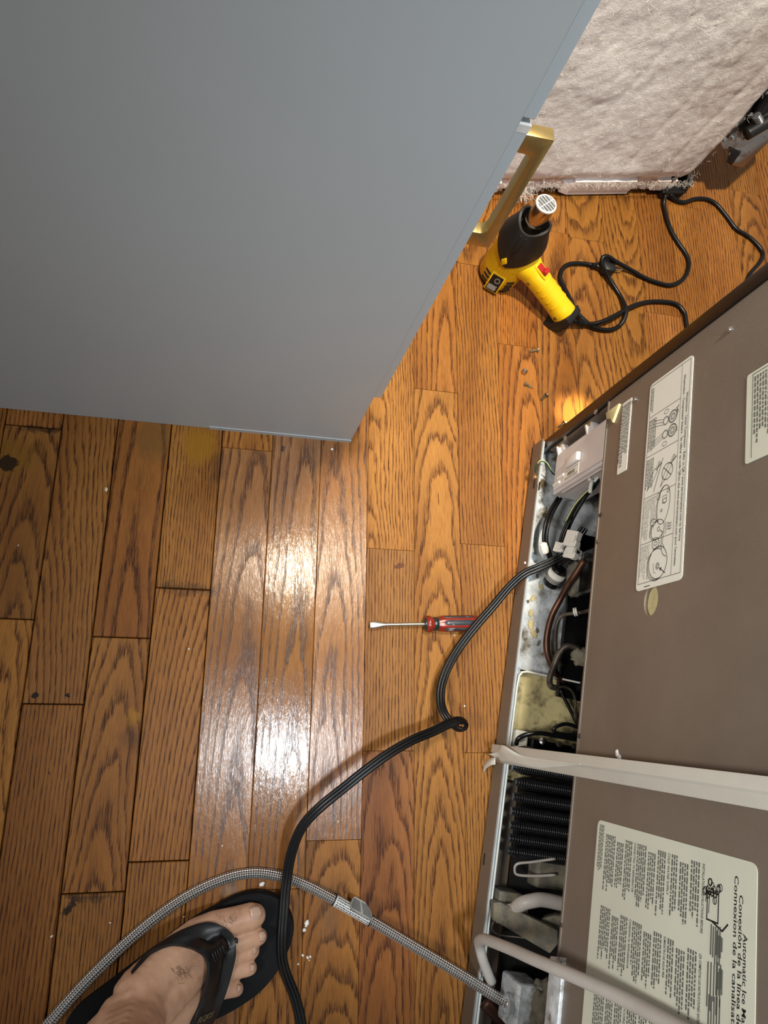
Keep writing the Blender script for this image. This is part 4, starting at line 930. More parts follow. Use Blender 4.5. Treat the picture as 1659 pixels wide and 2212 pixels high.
# drawing 3: one pen crossed out, one pen in use
V = []; F = []; c = (cells[2] + cells[3]) / 2
def pen(cx, cz, s, fat):
    P = lambda a, b: (cx + s * (a * .80 + b * .6), cz + s * (-a * .6 + b * .80))
    stroke(V, F, [P(-.018, .0012), P(-.008, .0012), P(-.008, fat), P(.010, fat), P(.014, .001), P(.020, 0), P(.014, -.001), P(.010, -fat), P(-.008, -fat), P(-.008, -.0012), P(-.018, -.0012), P(-.018, .0012)], .0006)
    stroke(V, F, [P(-.018, .0045), P(-.008, .0005)], .0012)
pen(c + .004, zd - .016, 1.0, .0028); stroke(V, F, ellip(c + .005, zd - .0165, .0095, .0095), .0008); stroke(V, F, [(c - .0015, zd - .0235), (c + .0115, zd - .0095)], .0008)
pen(c + .002, zd - .042, .95, .0036); stroke(V, F, [(c - .014, zd - .026), (c + .022, zd - .040)], .0008)
mk('pen_drawing', V, F, M_INK, st1)
# drawing 4: compressor with heat marks;  drawing 5: its end, enlarged
V = []; F = []; c = (cells[3] + cells[4]) / 2
stroke(V, F, ellip(c - .010, zd - .020, .022, .011, -.12), .0007); stroke(V, F, ellip(c - .010, zd - .021, .022, .0115, -.12, 180, 330), .0007)
stroke(V, F, ellip(c + .016, zd - .028, .011, .012, .2), .0007); stroke(V, F, ellip(c + .017, zd - .030, .0105, .012, .2, 150, 380), .0006)
for a in ((c - .022, zd - .030, .004, .003), (c + .006, zd - .037, .004, .005), (c - .014, zd - .018, .003, .003), (c - .024, zd - .013, .002, .002), (c + .016, zd - .026, .0025, .002), (c - .004, zd - .023, .0015, .0015)): stroke(V, F, ellip(*a), .0006)
stroke(V, F, [(c - .020, zd - .022), (c - .012, zd - .022), (c - .012, zd - .015), (c - .020, zd - .015), (c - .020, zd - .022)], .0005)
for i in range(3): stroke(V, F, [(c + .014 + i * .003, zd - .004), (c + .0155 + i * .003, zd - .0065), (c + .013 + i * .003, zd - .009), (c + .0145 + i * .003, zd - .0115)], .0007)
stroke(V, F, [(c + .011, zd - .0135), (c + .024, zd - .0135)], .0006); stroke(V, F, [(c + .022, zd - .018), (c + .018, zd - .023)], .0008)
mk('compressor_drawing', V, F, M_INK, st1)
V = []; F = []; c = (cells[4] + cells[5]) / 2 - .002
stroke(V, F, ellip(c + .006, zd - .024, .018, .016, .2), .0008); stroke(V, F, ellip(c + .008, zd - .027, .0175, .0165, .2, 140, 380), .0006); stroke(V, F, ellip(c + .007, zd - .0255, .0177, .0163, .2, 150, 370), .0005)
stroke(V, F, ellip(c - .016, zd - .030, .007, .006, .5), .0007); stroke(V, F, ellip(c - .016, zd - .030, .002, .003), .0006); stroke(V, F, [(c - .026, zd - .016), (c - .014, zd - .018), (c - .008, zd - .014)], .0006); stroke(V, F, ellip(c - .018, zd - .008, .020, .012, -.1, 250, 360), .0007)
for r in (.0035, .002): stroke(V, F, ellip(c + .010, zd - .024, r, r * .8), .0006)
stroke(V, F, [(c + .006, zd - .032), (c + .016, zd - .030), (c + .017, zd - .027)], .0005); stroke(V, F, [(c + .020, zd - .010), (c + .013, zd - .020)], .0009); stroke(V, F, [(c + .013, zd - .020), (c + .0135, zd - .0165)], .0009); stroke(V, F, [(c + .013, zd - .020), (c + .016, zd - .018)], .0009)
mk('discharge_drawing', V, F, M_INK, st1)
def block(i, lines, h=.0018, gap=.0029):
    z = z0 + .0012 + gap * (len(lines) - 1); mx = max(len(l) for l in lines); w_ = cells[i + 1] - cells[i] - .005
    for l in lines:
        if l: tline('small_print', l, (cells[i] + .0025, z), (cells[i] + .0025 + w_ * len(l) / mx, z), h, st1)
        z -= gap
block(3, ['Do not overheat discharge port.', 'Damage to the compressor can result.', 'Refer to job aid W10658219 for further', 'information.', 'Ne pas surchauffer l\'orifice de sortie.', 'Cela pourrait endommager le compresseur.', 'Consulter l\'aide de travail W10658219', 'pour de plus amples renseignements.'])
block(4, ['Do not lift compressor using discharge', 'tube as a handle.', 'Damage to the compressor will result.', 'Ne pas soulever le compresseur en', 'utilisant le tube de sortie.', 'Cela endommagerait le compresseur.'])
def greek(name, par, mat, x0, x1, zt, rows, gap, h, dep=DP, ragged=.25, wl=(.0012, .0045)):
    """lines of print too small to read"""
    V = []; F = []
    for i in range(rows):
        x = x0; xe = x1 - random.uniform(0, ragged) * (x1 - x0); z = zt - gap * i
        while x < xe:
            w_ = random.uniform(*wl); b0 = len(V); e = min(x + w_, xe); V += [(x, dep, z), (e, dep, z), (e, dep, z + h), (x, dep, z + h)]; F.append((b0, b0 + 1, b0 + 2, b0 + 3)); x += w_ + wl[0] * .6
    return mk(name, V, F, mat, par)
for i, rws in ((0, 2), (1, 5), (2, 5)): greek('small_print', st1, M_INKG, cells[i] + .004, cells[i + 1] - .003, z0 + .0012 + .0029 * (rws - 1), rws, .0029, .0014)
greek('part_number', st1, M_INKG, S1[2] - .0035, S1[2] - .0020, S1[1] + .016, 1, .001, .010, wl=(.0012, .0013))
# narrow sticker beside it, grey sticker above, large installation sticker below
q = [fb(*c) for c in ((1355, 862), (1372, 858), (1348, 1020), (1325, 1030))]
S3 = ((q[0].x + q[1].x) / 2, (q[0].z + q[3].z) / 2, (q[2].x + q[3].x) / 2, (q[1].z + q[2].z) / 2)
st3 = sticker('narrow_sticker', S3, M_STICK, panel, .002); greek('small_print', st3, M_INKG, S3[0] + .004, S3[2] - .006, S3[3] - .005, 6, .0032, .0017, wl=(.0015, .006))
q = [fb(*c) for c in ((1615, 812), (1620, 1000))]
S4 = (q[0].x, q[0].z, q[1].x, q[0].z + .06); st4 = sticker('warning_sticker', S4, M_STICKG, panel, .003)
V = []; F = []; stroke(V, F, [(S4[0] + .003, S4[3]), (S4[0] + .003, S4[1] + .008), (S4[2] - .004, S4[1] + .008)], .0006); mk('sticker_frame', V, F, M_INK, st4)
greek('small_print', st4, M_INKG, S4[0] + .006, S4[2] - .014, S4[1] + .034, 8, .0034, .0018, wl=(.002, .006))
M_ORG = pm('orange_print', rgb(196, 84, 40), 0.6); box('orange_band', (S4[0] + .0035, -.0010, S4[1] + .0405), (S4[2] - .035, -.0006, S4[1] + .059), M_ORG, st4)
q = [fb(*c) for c in ((1295, 1775), (1600, 1850), (1635, 1890), (1265, 2100))]
S2 = ((q[0].x + q[1].x) / 2, q[0].z - .002, q[0].x + .27, q[2].z + .001)
st2 = sticker('installation_sticker', S2, M_STICKG, panel, .006); tag(st2, 'large grey installation sticker covered in small print')
W2 = S2[2] - S2[0]
def at2(px, py): v = fb(px, py); return (v.x, v.z)
a, b = at2(1612, 2028), at2(1606, 2150); zz = (a[1] + b[1]) / 2
for body, (pa, pb), ln in (('Automatic Ice Maker Water Line', ((1614, 2020), (1606, 2200)), .105), ('Conexión de la línea de agua de la fábrica', ((1605, 1935), (1594, 2180)), .15), ('Connexion de la canalisation d\'eau de la machine', ((1595, 1893), (1584, 2200)), .185)):
    a = at2(*pa); tline('heading', body, (a[0], a[1] - .003), (a[0] + ln, a[1] - .003), .0042, st2, bold=.012)
cw = (fb(1265, 1940).x - fb(1285, 1800).x)
cols = [(fb(1330, 1800).x + .003, fb(1310, 1930).x), (fb(1300, 1945).x + .004, fb(1285, 2075).x), (fb(1285, 2100).x + .004, fb(1285, 2100).x + .098)]
za, zb2 = fb(1323, 1800).z, fb(1520, 1860).z
HEAD = [['INSTALLATION INSTRUCTIONS BEFORE', 'COLD WATER SUPPLY', 'CONNECTING TO REFRIGERATOR'], ['LEA COMPLETAS LAS INSTRUCCIONES ANTES', 'SUMINISTRO DE AGUA FRIA', 'CONEXION AL REFRIGERADOR'], ['LIRE TOUTES LES INSTRUCTIONS AVANT', 'ALIMENTATION EN EAU', 'RACCORDEMENT AU REFRIGERATEUR']]
for ci, (u0, u1_) in enumerate(cols):
    z = zb2
    for hi, hd_ in enumerate(HEAD[ci]):
        tline('heading', hd_, (u0, z), (u0 + (u1_ - u0) * (.95, .62, .8)[hi], z), .0028, st2, bold=.01); z -= .0052
        n = (11, 13, 14)[hi]
        for part in range(3):
            m_ = (4, 4, n - 8)[part]; greek('small_print', st2, M_INKG, u0 + .004 * (part % 2), u1_, z, m_, .0031, .0019, wl=(.0015, .0055), ragged=.3); z -= .0031 * m_ + .0022
greek('small_print', st2, M_INKG, S2[0] + .004, S2[0] + .05, S2[1] + .012, 4, .0024, .0014)
V = []; F = []; a = at2(1530, 1915); b = at2(1555, 1940)
for (px, py, w_) in ((1530, 1912, .012), (1540, 1918, .010), (1548, 1925, .008), (1535, 1930, .014)):
    c = at2(px, py)
    for k_ in range(4): stroke(V, F, ellip(c[0] + random.uniform(-.004, .006), c[1] + random.uniform(-.006, .006), .0025, .002), .0007)
    stroke(V, F, [(c[0], c[1]), (c[0] + w_, c[1] + random.uniform(-.004, .004))], .0008)
c = at2(1545, 1930); stroke(V, F, [(c[0], c[1] - .008), (c[0] + .020, c[1] - .008), (c[0] + .020, c[1] + .005), (c[0], c[1] + .005), (c[0], c[1] - .008)], .0012); stroke(V, F, [(c[0] + .020, c[1] - .002), (c[0] + .024, c[1] + .010), (c[0] + .018, c[1] + .016)], .0014)
mk('faucet_drawing', V, F, M_INK, st2)
for (px, py, wu, hh) in ((1548, 2000, .030, .010), (1556, 2015, .018, .006), (1545, 2075, .036, .014), (1556, 2090, .020, .006), (1545, 2150, .034, .012)):
    c = at2(px, py); V = []; F = []
    for k_ in range(5): stroke(V, F, [(c[0] + random.uniform(0, .004), c[1] - hh / 2 + hh * k_ / 4), (c[0] + wu * random.uniform(.6, 1), c[1] - hh / 2 + hh * k_ / 4)], .0016)
    mk('parts_drawing', V, F, M_INKG, st2)
# ---- refrigerator's flat supply cord: across the floor, over hose and sandal
CR3 = [(1262, 1140, .10, 0), (1240, 1172, .085, 0), (1215, 1200, .068, 0), (1190, 1214, .062, 0), (1160, 1227, .055, .2), (1130, 1241, .050, .3), (1100, 1268, .042, .3), (1065, 1310, .034, .2), (1030, 1350, .030, .1), (995, 1395, .026, 0), (968, 1440, .026, -.3), (954, 1480, .028, -.5), (952, 1515, .032, -.6), (960, 1542, .038, -.8), (976, 1562, .042, -1.0), (990, 1574, .045, -1.2), (1004, 1573, .050, -1.3), (1006, 1561, .056, -1.2), (992, 1556, .060, -.8), (968, 1564, .064, -.3), (935, 1580, .070, 0), (890, 1599, .078, .2), (840, 1628, .084, .2), (790, 1664, .086, .2), (740, 1704, .084, .2), (698, 1738, .078, .1), (665, 1770, .068, 0), (645, 1800, .058, 0), (631, 1838, .046, 0), (622, 1880, .034, 0), (616, 1930, .030, 0), (612, 1985, .029, 0), (609, 2035, .028, .1), (611, 2078, .024, .3), (622, 2115, .012, .2), (636, 2150, .007, 0), (648, 2195, .005, 0), (660, 2260, .005, 0), (690, 2360, .005, 0)]
pts = smooth_path([at(px, py, z) for px, py, z, r in CR3], 6)
rolls = []
for i in range(len(CR3) - 1):
    for k_ in range(6): rolls.append(CR3[i][3] + (CR3[i + 1][3] - CR3[i][3]) * k_ / 6)
rolls.append(0)
prof = []
for cx_ in (-.0046, 0, .0046):
    pass
top = []; bot = []
for i in range(25):
    x = -.0062 + .0124 * i / 24; q = min(abs(x - c) for c in (-.0040, 0, .0040)); hgt = max(math.sqrt(max(0, .0023 ** 2 - q * q)), .0015 if abs(x) < .0042 else 0) * .95 + .0003
    top.append((x, hgt)); bot.append((x, -hgt))
prof = bot + top[::-1]
V, F, UV = sweep([FRI @ p for p in pts], prof, up=Vector((0, 0, 1)), roll=rolls)
fc = mk('supply_cord', V, F, M_BLKC, fr, True); fc.data.set_sharp_from_angle(angle=math.radians(55)); tag(fc, 'flat black three-core supply cord')

# ------------------------------------------------------------------ braided hose
k = NT('steel_braid'); uvn = k.uv(); sp_ = k.node('ShaderNodeSeparateXYZ', {0: uvn})
ua_ = k.math('MULTIPLY', sp_.outputs[0], 2 * math.pi * 6); va_ = k.math('MULTIPLY', sp_.outputs[1], 2 * math.pi / 0.0058)
s1 = k.math('SINE', k.math('ADD', ua_, va_)); s2 = k.math('SINE', k.math('SUBTRACT', ua_, va_))
br = k.math('MULTIPLY', s1, s2); thr = k.ramp(k.math('ADD', k.math('MULTIPLY', br, 0.5), 0.5), [(0.18, 0.0), (0.42, 1.0)])
k.put(k.b, 'Base Color', k.mix(thr, rgb(70, 68, 66), rgb(232, 230, 226))); k.put(k.b, 'Metallic', 0.85); k.put(k.b, 'Roughness', 0.3)
k.bump(br, 0.8, 0.0012); M_BRAID = k.m
HOSE = [(40, 2290, .0066), (110, 2205, .0066), (200, 2106, .0066), (300, 2012, .0066), (395, 1941, .0066), (480, 1900, .0066), (545, 1886, .0066), (605, 1893, .0066), (660, 1912, .0066), (722, 1944, .008), (800, 1988, .014), (900, 2048, .028), (1000, 2108, .045), (1060, 2146, .058), (1090, 2164, .066), (1108, 2172, .072)]
hp = smooth_path([at(*p) for p in HOSE], 10)
hose = empty('water_hose', hp[20]); hose.location.z = 0; HI = Matrix.Translation(hose.location).inverted()
tag(hose, 'steel braided water hose curving across the floor past the sandal', 'hose')
V, F, UV = sweep([HI @ p for p in hp], circ(.0063, 14)); mk('braided_sleeve', V, F, M_BRAID, hose, True, UV)
e0, e1 = hp[-1], hp[-8]
V, F, UV = sweep([HI @ q for q in smooth_path([e1, hp[-4], e0, at(1117, 2166, .078), at(1116, 2158, .080)], 4)], circ(.0072, 16)); mk('crimp_ferrule', V, F, M_STEELB, hose, True)
M_SLEEVE = pm('printed_sleeve', rgb(206, 206, 202), 0.4, var=0.03); M_TAGP = pm('silver_paper_tag', rgb(150, 148, 142), 0.45, var=0.06)
lab = [p for p in hp if True]
i0 = min(range(len(hp)), key=lambda i: (hp[i] - at(722, 1944, .008)).length); i1 = min(range(len(hp)), key=lambda i: (hp[i] - at(798, 1987, .014)).length)
seg = [HI @ p for p in hp[i0:i1 + 1]]
V, F, UV = sweep(seg, circ(.0071, 18)); lb = mk('printed_sleeve', V, F, M_SLEEVE, hose, True)
for q in (0, -1):
    d = (seg[1] - seg[0]) if q == 0 else (seg[-1] - seg[-2]); V, F, UV = sweep([seg[q] - d.normalized() * .0008, seg[q] + d.normalized() * .0008], circ(.0075, 18)); mk('sleeve_ring', V, F, M_BLKP, lb, True)
ax = (seg[-1] - seg[0]).normalized(); side = ax.cross(Vector((0, 0, 1))).normalized(); upn = side.cross(ax); PV = []; PF = []
Ls = (seg[-1] - seg[0]).length
for j in range(5):
    an = math.radians(-42 + 21 * j); rr = .0073; xx = .003
    while xx < Ls - .004:
        w_ = random.uniform(.0012, .004); b0 = len(PV)
        for s_, da in ((0, -.07), (1, -.07), (1, .07), (0, .07)):
            pt = seg[0].lerp(seg[-1], min(1, (xx + s_ * w_) / Ls)); n_ = upn * math.cos(an + da) + side * math.sin(an + da); PV.append(pt + n_ * .0074 + upn * .0003)
        PF.append((b0, b0 + 1, b0 + 2, b0 + 3)); xx += w_ + .0009
mk('sleeve_print', PV, PF, M_INK, lb)
# curled paper tag standing off the sleeve
a0, a1 = seg[int(len(seg) * .45)], seg[-1]; V = []; F = []
for i in range(9):
    t = i / 8; lift = -side * (.017 * t ** .8) + upn * (.012 * t + .007); ww = 1 - .55 * t ** 2
    mid = a0.lerp(a1, .58 - .38 * t); hl = (a1 - a0) * .5 * ww
    V += [mid - hl + lift, mid + lift + upn * .0015, mid + hl + lift]
for i in range(8):
    for j in range(2): F.append((i * 3 + j, i * 3 + j + 1, i * 3 + j + 4, i * 3 + j + 3))
tg = mk('paper_tag', V, F, M_TAGP, hose, True); tg.modifiers.new('thickness', 'SOLIDIFY').thickness = .0004
PV = []; PF = []
for i in range(1, 7):
    for j in range(2):
        q = [Vector(V[i * 3 + j]), Vector(V[i * 3 + j + 1])]; q2 = [Vector(V[i * 3 + j + 3]), Vector(V[i * 3 + j + 4])]
        for f0 in (.12, .55):
            aL, aR = q[0].lerp(q2[0], f0), q[1].lerp(q2[1], f0); bL, bR = q[0].lerp(q2[0], f0 + .22), q[1].lerp(q2[1], f0 + .22)
            b0 = len(PV); off = (-side * .3 + upn).normalized() * .0006
            PV += [aL.lerp(aR, .1) + off, aL.lerp(aR, .92) + off, bL.lerp(bR, .92) + off, bL.lerp(bR, .1) + off]; PF.append((b0, b0 + 1, b0 + 2, b0 + 3))
mk('tag_print', PV, PF, M_INK, tg)

# ------------------------------------------------------------------ screwdriver
M_SDR = pm('red_clear_plastic', rgb(132, 40, 28), 0.25, var=0.1); M_SDG = pm('dark_green_plastic', rgb(26, 44, 40), 0.25, var=0.15, scale=50)
M_SDK = pm('grey_flute_plastic', rgb(56, 64, 70), 0.25, var=0.2, scale=60, dirt=(rgb(200, 205, 205), 0.06, 70))
M_SHANK = pm('worn_shank_steel', rgb(190, 184, 172), 0.3, 0.9, var=0.2, scale=60)
s0, s1_ = at(800, 1350, .012), at(1036, 1346, .012)
sd = empty('screwdriver', (s0.x, s0.y, 0)); SI = Matrix.Translation(sd.location).inverted()
tag(sd, 'short flat-blade screwdriver with a red and dark fluted handle, under the cord', 'screwdriver')
ax = (s1_ - s0).normalized(); SL = (s1_ - s0).length
def sdm(x): return SI @ axis_mat(s0 + ax * x, ax)
hb_ = SL * .495
bld = []
for x, w_, t_ in ((0, .0042, .0006), (.004, .0048, .0008), (.012, .0045, .0016), (.020, .0028, .0026), (.026, .0025, .0025), (hb_ + .004, .0026, .0026)):
    m4 = sdm(x); bld.append([m4 @ Vector((w_ * math.cos(t), t_ * math.sin(t), 0)) for t in [2 * math.pi * i / 14 for i in range(14)]])
loft('blade', bld, M_SHANK, sd, auto=50)
rings = []; R_ = .0118
def fluted(x, r, depth, n=36):
    m4 = sdm(x); return [m4 @ Vector((r * (1 - depth * (0.5 + 0.5 * math.cos(6 * (t - math.pi / 2)))) * math.cos(t), r * (1 - depth * (0.5 + 0.5 * math.cos(6 * (t - math.pi / 2)))) * math.sin(t), 0)) for t in [2 * math.pi * i / n for i in range(n)]]
for x, r, dpt in ((hb_, .0085, .02), (hb_ + .003, .0122, .04), (hb_ + .007, .0118, .10), (hb_ + .012, .0092, .05), (hb_ + .018, .0092, .05), (hb_ + .024, .0114, .12), (hb_ + .030, R_, .16), (SL - .012, R_, .16), (SL - .006, .0112, .10), (SL - .001, .0085, .02), (SL, .004, 0)):
    rings.append(fluted(x, r, dpt))
hd_ = loft('handle', rings, M_SDR, sd, auto=70)
for i in range(6):
    an = 2 * math.pi * i / 6 + math.pi / 2; bm = bmesh.new(); rows_ = []
    for x, dp_, w_ in ((hb_ + .026, .0100, .0006), (hb_ + .032, .0104, .0046), (SL - .016, .0104, .0046), (SL - .009, .0098, .0006)):
        m4 = sdm(x); rows_.append([m4 @ Vector(((dp_ + e) * math.cos(an) - s_ * w_ * math.sin(an), (dp_ + e) * math.sin(an) + s_ * w_ * math.cos(an), 0)) for s_, e in ((-1, 0), (-.4, .0006), (.4, .0006), (1, 0), (0, -.0015))])
    bm.free(); loft('flute_inlay', rows_, M_SDK, hd_)
lathe('collar', [(.0093, 0), (.0098, .001), (.0098, .006), (.0093, .007)], M_SDG, hd_, 24, sdm(hb_ + .0115))
lathe('front_cap', [(.004, 0), (.0088, .0003), (.0092, .004), (.0085, .006)], M_SDG, hd_, 24, sdm(hb_ - .002))

# ------------------------------------------------------------------ loose screws
M_SCR = pm('zinc_screw', rgb(196, 188, 160), 0.3, 0.9, var=0.15); M_SCRD = pm('dull_screw', rgb(110, 100, 84), 0.4, 0.8, var=0.2)
def screw(px, py, px2, py2, label, mat, hx=.0042, flat=False, L=.0125):
    a, b = at(px, py, .0042), at(px2, py2, .0018); d = (b - a).normalized(); 
    s = empty('loose_screw', (a.x, a.y, 0)); I = Matrix.Translation(s.location).inverted(); tag(s, label, 'screw', 'loose screws on the floor')
    m4 = I @ axis_mat(a, d)
    lathe('screw_head', [(.0012, -.0028), (hx * .72, -.0027), (hx * .78, -.0005), (hx, -.0004), (hx, .0006), (.002, .0008)], mat, s, 6 if not flat else 18, m4)
    prof = [(.0017, .0006)]; x = .001
    while x < L: prof += [(.0014, x), (.0021, x + .0005), (.0014, x + .001)]; x += .0012
    prof.append((.0003, L + .002)); lathe('thread', prof, mat, s, 10, m4, auto=20)
screw(1161, 756, 1146, 759, 'silver screw lying just below a plank joint, farthest of the loose screws', M_SCR)
screw(1133, 803, 1134, 797, 'short bright screw standing on its head, leftmost of the loose screws', M_STEELB, .0052, True, .006)
screw(1137, 829, 1147, 836, 'brassy hex-head screw beside the short bright one', M_SCR)
screw(1181, 853, 1171, 862, 'dull screw lying between the brassy one and the refrigerator', M_SCRD)
screw(1220, 913, 1209, 921, 'dark screw in the bright patch next to the refrigerator edge', M_SCRD)

# ------------------------------------------------------------------ sandal
def sb(cx, cy, z): return at(80 + cx / 2.6757, 1820 + cy / 2.6757, z)   # positions measured on an enlarged view
k = NT('black_footbed'); o_ = k.obj(); ck = k.node('ShaderNodeTexChecker', {0: o_}); ck.inputs['Scale'].default_value = 620
k.put(k.b, 'Base Color', k.mix(ck.outputs[1], rgb(10, 11, 12), rgb(17, 18, 20))); k.put(k.b, 'Roughness', 0.75); k.put(k.b, 'Specular IOR Level', 0.2)
wv = k.node('ShaderNodeTexVoronoi', {0: o_}); wv.inputs['Scale'].default_value = 480; k.bump(wv.outputs[0], 0.35, 0.0006); M_FOOTBED = k.m
M_SOLE = pm('black_sole_foam', rgb(13, 14, 15), 0.7, var=0.1, spec=0.2, bump=0.2, bscale=300)
M_STRAP = pm('black_strap_leatherette', rgb(16, 17, 19), 0.42, var=0.12, bump=0.15, bscale=900)
M_LINING = pm('tan_strap_lining', rgb(150, 136, 90), 0.7)
M_LOGO = pm('olive_logo_print', rgb(150, 142, 104), 0.5)
ZS = .022
def px2(px, py, z=ZS): return at(px, py, z)
outl = [(470, 1958), (500, 1941), (532, 1930), (566, 1927), (600, 1937), (622, 1957), (634, 1985), (635, 2015), (627, 2046), (612, 2080), (590, 2115), (560, 2147), (525, 2172), (485, 2195), (440, 2215), (395, 2238), (345, 2265), (290, 2295), (235, 2320), (190, 2327), (155, 2312), (138, 2280), (134, 2245), (142, 2210), (165, 2180), (200, 2152), (245, 2118), (295, 2080), (340, 2045), (385, 2010), (430, 1980)]
sc0 = px2(400, 2110, 0)
sandal = empty('flip_flop_sandal', (sc0.x, sc0.y, 0)); LI = Matrix.Translation(sandal.location).inverted()
tag(sandal, 'black flip-flop sandal worn on the foot at the lower left', 'sandal')
ring = [LI @ p for p in smooth_path([px2(*p) for p in outl + outl[:1]], 4)[:-1]]
cen = sum(ring, Vector()) / len(ring)
def off(r, f, z): return [Vector((cen.x + (p.x - cen.x) * f, cen.y + (p.y - cen.y) * f, z)) for p in r]
loft('sole', [off(ring, .965, 0), off(ring, .99, .003), off(ring, 1.0, .010), off(ring, 1.0, .018), off(ring, .985, .0215)], M_SOLE, sandal, auto=60)
loft('footbed', [off(ring, .985, .0210), off(ring, .982, .0225), off(ring, .955, .0222)], M_FOOTBED, sandal, auto=60)
# ------------------------------------------------------------------ person: right foot and lower leg
k = NT('tanned_skin'); o_ = k.obj(); n1 = k.noise(o_, 25, 5, 0.6); n2 = k.noise(o_, 260, 3, 0.6); n3 = k.noise(o_, 90, 4, 0.7)
c_ = k.mix(k.ramp(n1, [(0.3, 0.0), (0.7, 1.0)]), rgb(178, 134, 106), rgb(206, 164, 134)); c_ = k.mix(k.ramp(n3, [(0.55, 0.0), (0.8, 0.3)]), c_, rgb(146, 102, 76))
k.put(k.b, 'Base Color', c_); k.put(k.b, 'Roughness', 0.48); k.put(k.b, 'Subsurface Weight', 0.12); k.put(k.b, 'Subsurface Radius', (.010, .004, .002)); k.put(k.b, 'Subsurface Scale', 0.4)
k.bump(k.math('ADD', n2, n3), 0.25, 0.0008); M_SKIN = k.m
M_NAIL = pm('toenail', rgb(190, 156, 136), 0.3, var=0.05); M_HAIR = pm('dark_hair', rgb(38, 28, 22), 0.5)
pers = empty('person', (sc0.x, sc0.y, 0)); tag(pers, 'person standing at the lower left, one bare foot in a black flip-flop', 'person')
bm = bmesh.new()
def ball(p, r, sc=(1, 1, 1)):
    b2 = bmesh.new(); bmesh.ops.create_icosphere(b2, subdivisions=2, radius=r)
    for v in b2.verts: v.co = Vector((v.co.x * sc[0], v.co.y * sc[1], v.co.z * sc[2])) + p
    merge(bm, b2)
def limb(nodes):
    for (p, r), (q, s) in zip(nodes, nodes[1:]):
        n = max(2, int((q - p).length / (min(r, s) * .35)))
        for i in range(n + 1): t = i / n; ball(p.lerp(q, t), r + (s - r) * t)
K = lambda px, py, z: LI @ at(px, py, z)
ank = K(205, 2205, .085)
# toes: chains from the ball of the foot to the tip
limb([(K(425, 2022, .044), .0205), (K(462, 2002, .042), .0180), (K(505, 1990, .040), .0165), (K(540, 1980, .0385), .0160), (K(549, 1978, .037), .0145)])
limb([(K(440, 2070, .047), .017), (K(480, 2052, .041), .0125), (K(525, 2033, .040), .0112), (K(548, 2025, .0365), .0112), (K(560, 2023, .0355), .0100)])
limb([(K(440, 2098, .045), .016), (K(478, 2080, .039), .0118), (K(518, 2062, .0375), .0102), (K(536, 2056, .0345), .0102), (K(545, 2054, .033), .0092)])
limb([(K(435, 2128, .041), .0155), (K(470, 2112, .037), .0112), (K(510, 2096, .0355), .0098), (K(530, 2092, .033), .0098), (K(540, 2091, .032), .0088)])
limb([(K(425, 2158, .038), .015), (K(450, 2148, .036), .0110), (K(488, 2138, .034), .0098), (K(503, 2136, .032), .0098), (K(511, 2136, .031), .0088)])
# metatarsals, instep, heel, ankle, shin
ank = K(285, 2222, .100)
limb([(K(425, 2022, .044), .0205), (K(362, 2085, .060), .0265), (K(305, 2150, .080), .031), (ank, .033)])
limb([(K(440, 2075, .047), .019), (K(375, 2122, .058), .029), (K(312, 2178, .074), .034)])
limb([(K(440, 2135, .041), .0175), (K(390, 2178, .047), .024), (K(325, 2228, .052), .029), (K(255, 2268, .053), .031)])
limb([(K(225, 2265, .056), .033), (ank + Vector((-.012, -.004, .01)), .034)])
limb([(ank, .035), (ank + Vector((-.004, -.006, .05)), .034), (ank + Vector((-.010, -.018, .14)), .041), (ank + Vector((-.014, -.03, .25)), .053), (ank + Vector((-.008, -.025, .34)), .050), (ank + Vector((0, -.01, .40)), .054), (ank + Vector((-.010, -.05, .52)), .064), (ank + Vector((-.03, -.10, .66)), .074), (ank + Vector((-.05, -.13, .76)), .076)])
ball(K(248, 2186, .098), .016); ball(K(330, 2250, .085), .014)
me = bpy.data.meshes.new('leg_tmp'); bm.to_mesh(me); bm.free()
leg = bpy.data.objects.new('leg_tmp', me); COL.objects.link(leg)
rm = leg.modifiers.new('skin_surface', 'REMESH'); rm.mode = 'VOXEL'; rm.voxel_size = .0022; rm.use_smooth_shade = True
s_ = leg.modifiers.new('soft', 'SMOOTH'); s_.factor = .5; s_.iterations = 5
bpy.context.view_layer.update()
me2 = bpy.data.meshes.new_from_object(leg.evaluated_get(bpy.context.evaluated_depsgraph_get())); bpy.data.objects.remove(leg)
body = link('bare_leg', me2, None, pers); me2.materials.clear(); me2.materials.append(M_SKIN)
for p in me2.polygons: p.use_smooth = True
from mathutils.bvhtree import BVHTree
FOOT = BVHTree.FromPolygons([v.co.copy() for v in me2.vertices], [tuple(p.vertices) for p in me2.polygons])
M_SHORTS = pm('dark_cotton_shorts', rgb(46, 50, 58), 0.9, var=0.15, scale=60, bump=0.3, bscale=700)
rg_ = []
for fz0, rr in ((.50, .088), (.505, .092), (.60, .094), (.72, .098), (.82, .100), (.84, .085)):
    c0 = ank + Vector((-.010 - .16 * (fz0 - .5), -.045 - .34 * (fz0 - .5), fz0)); rg_.append([c0 + Vector((rr * math.cos(t), rr * math.sin(t), .02 * math.sin(t))) for t in [2 * math.pi * i / 28 for i in range(28)]])
loft('shorts_leg', rg_, M_SHORTS, pers, auto=70)
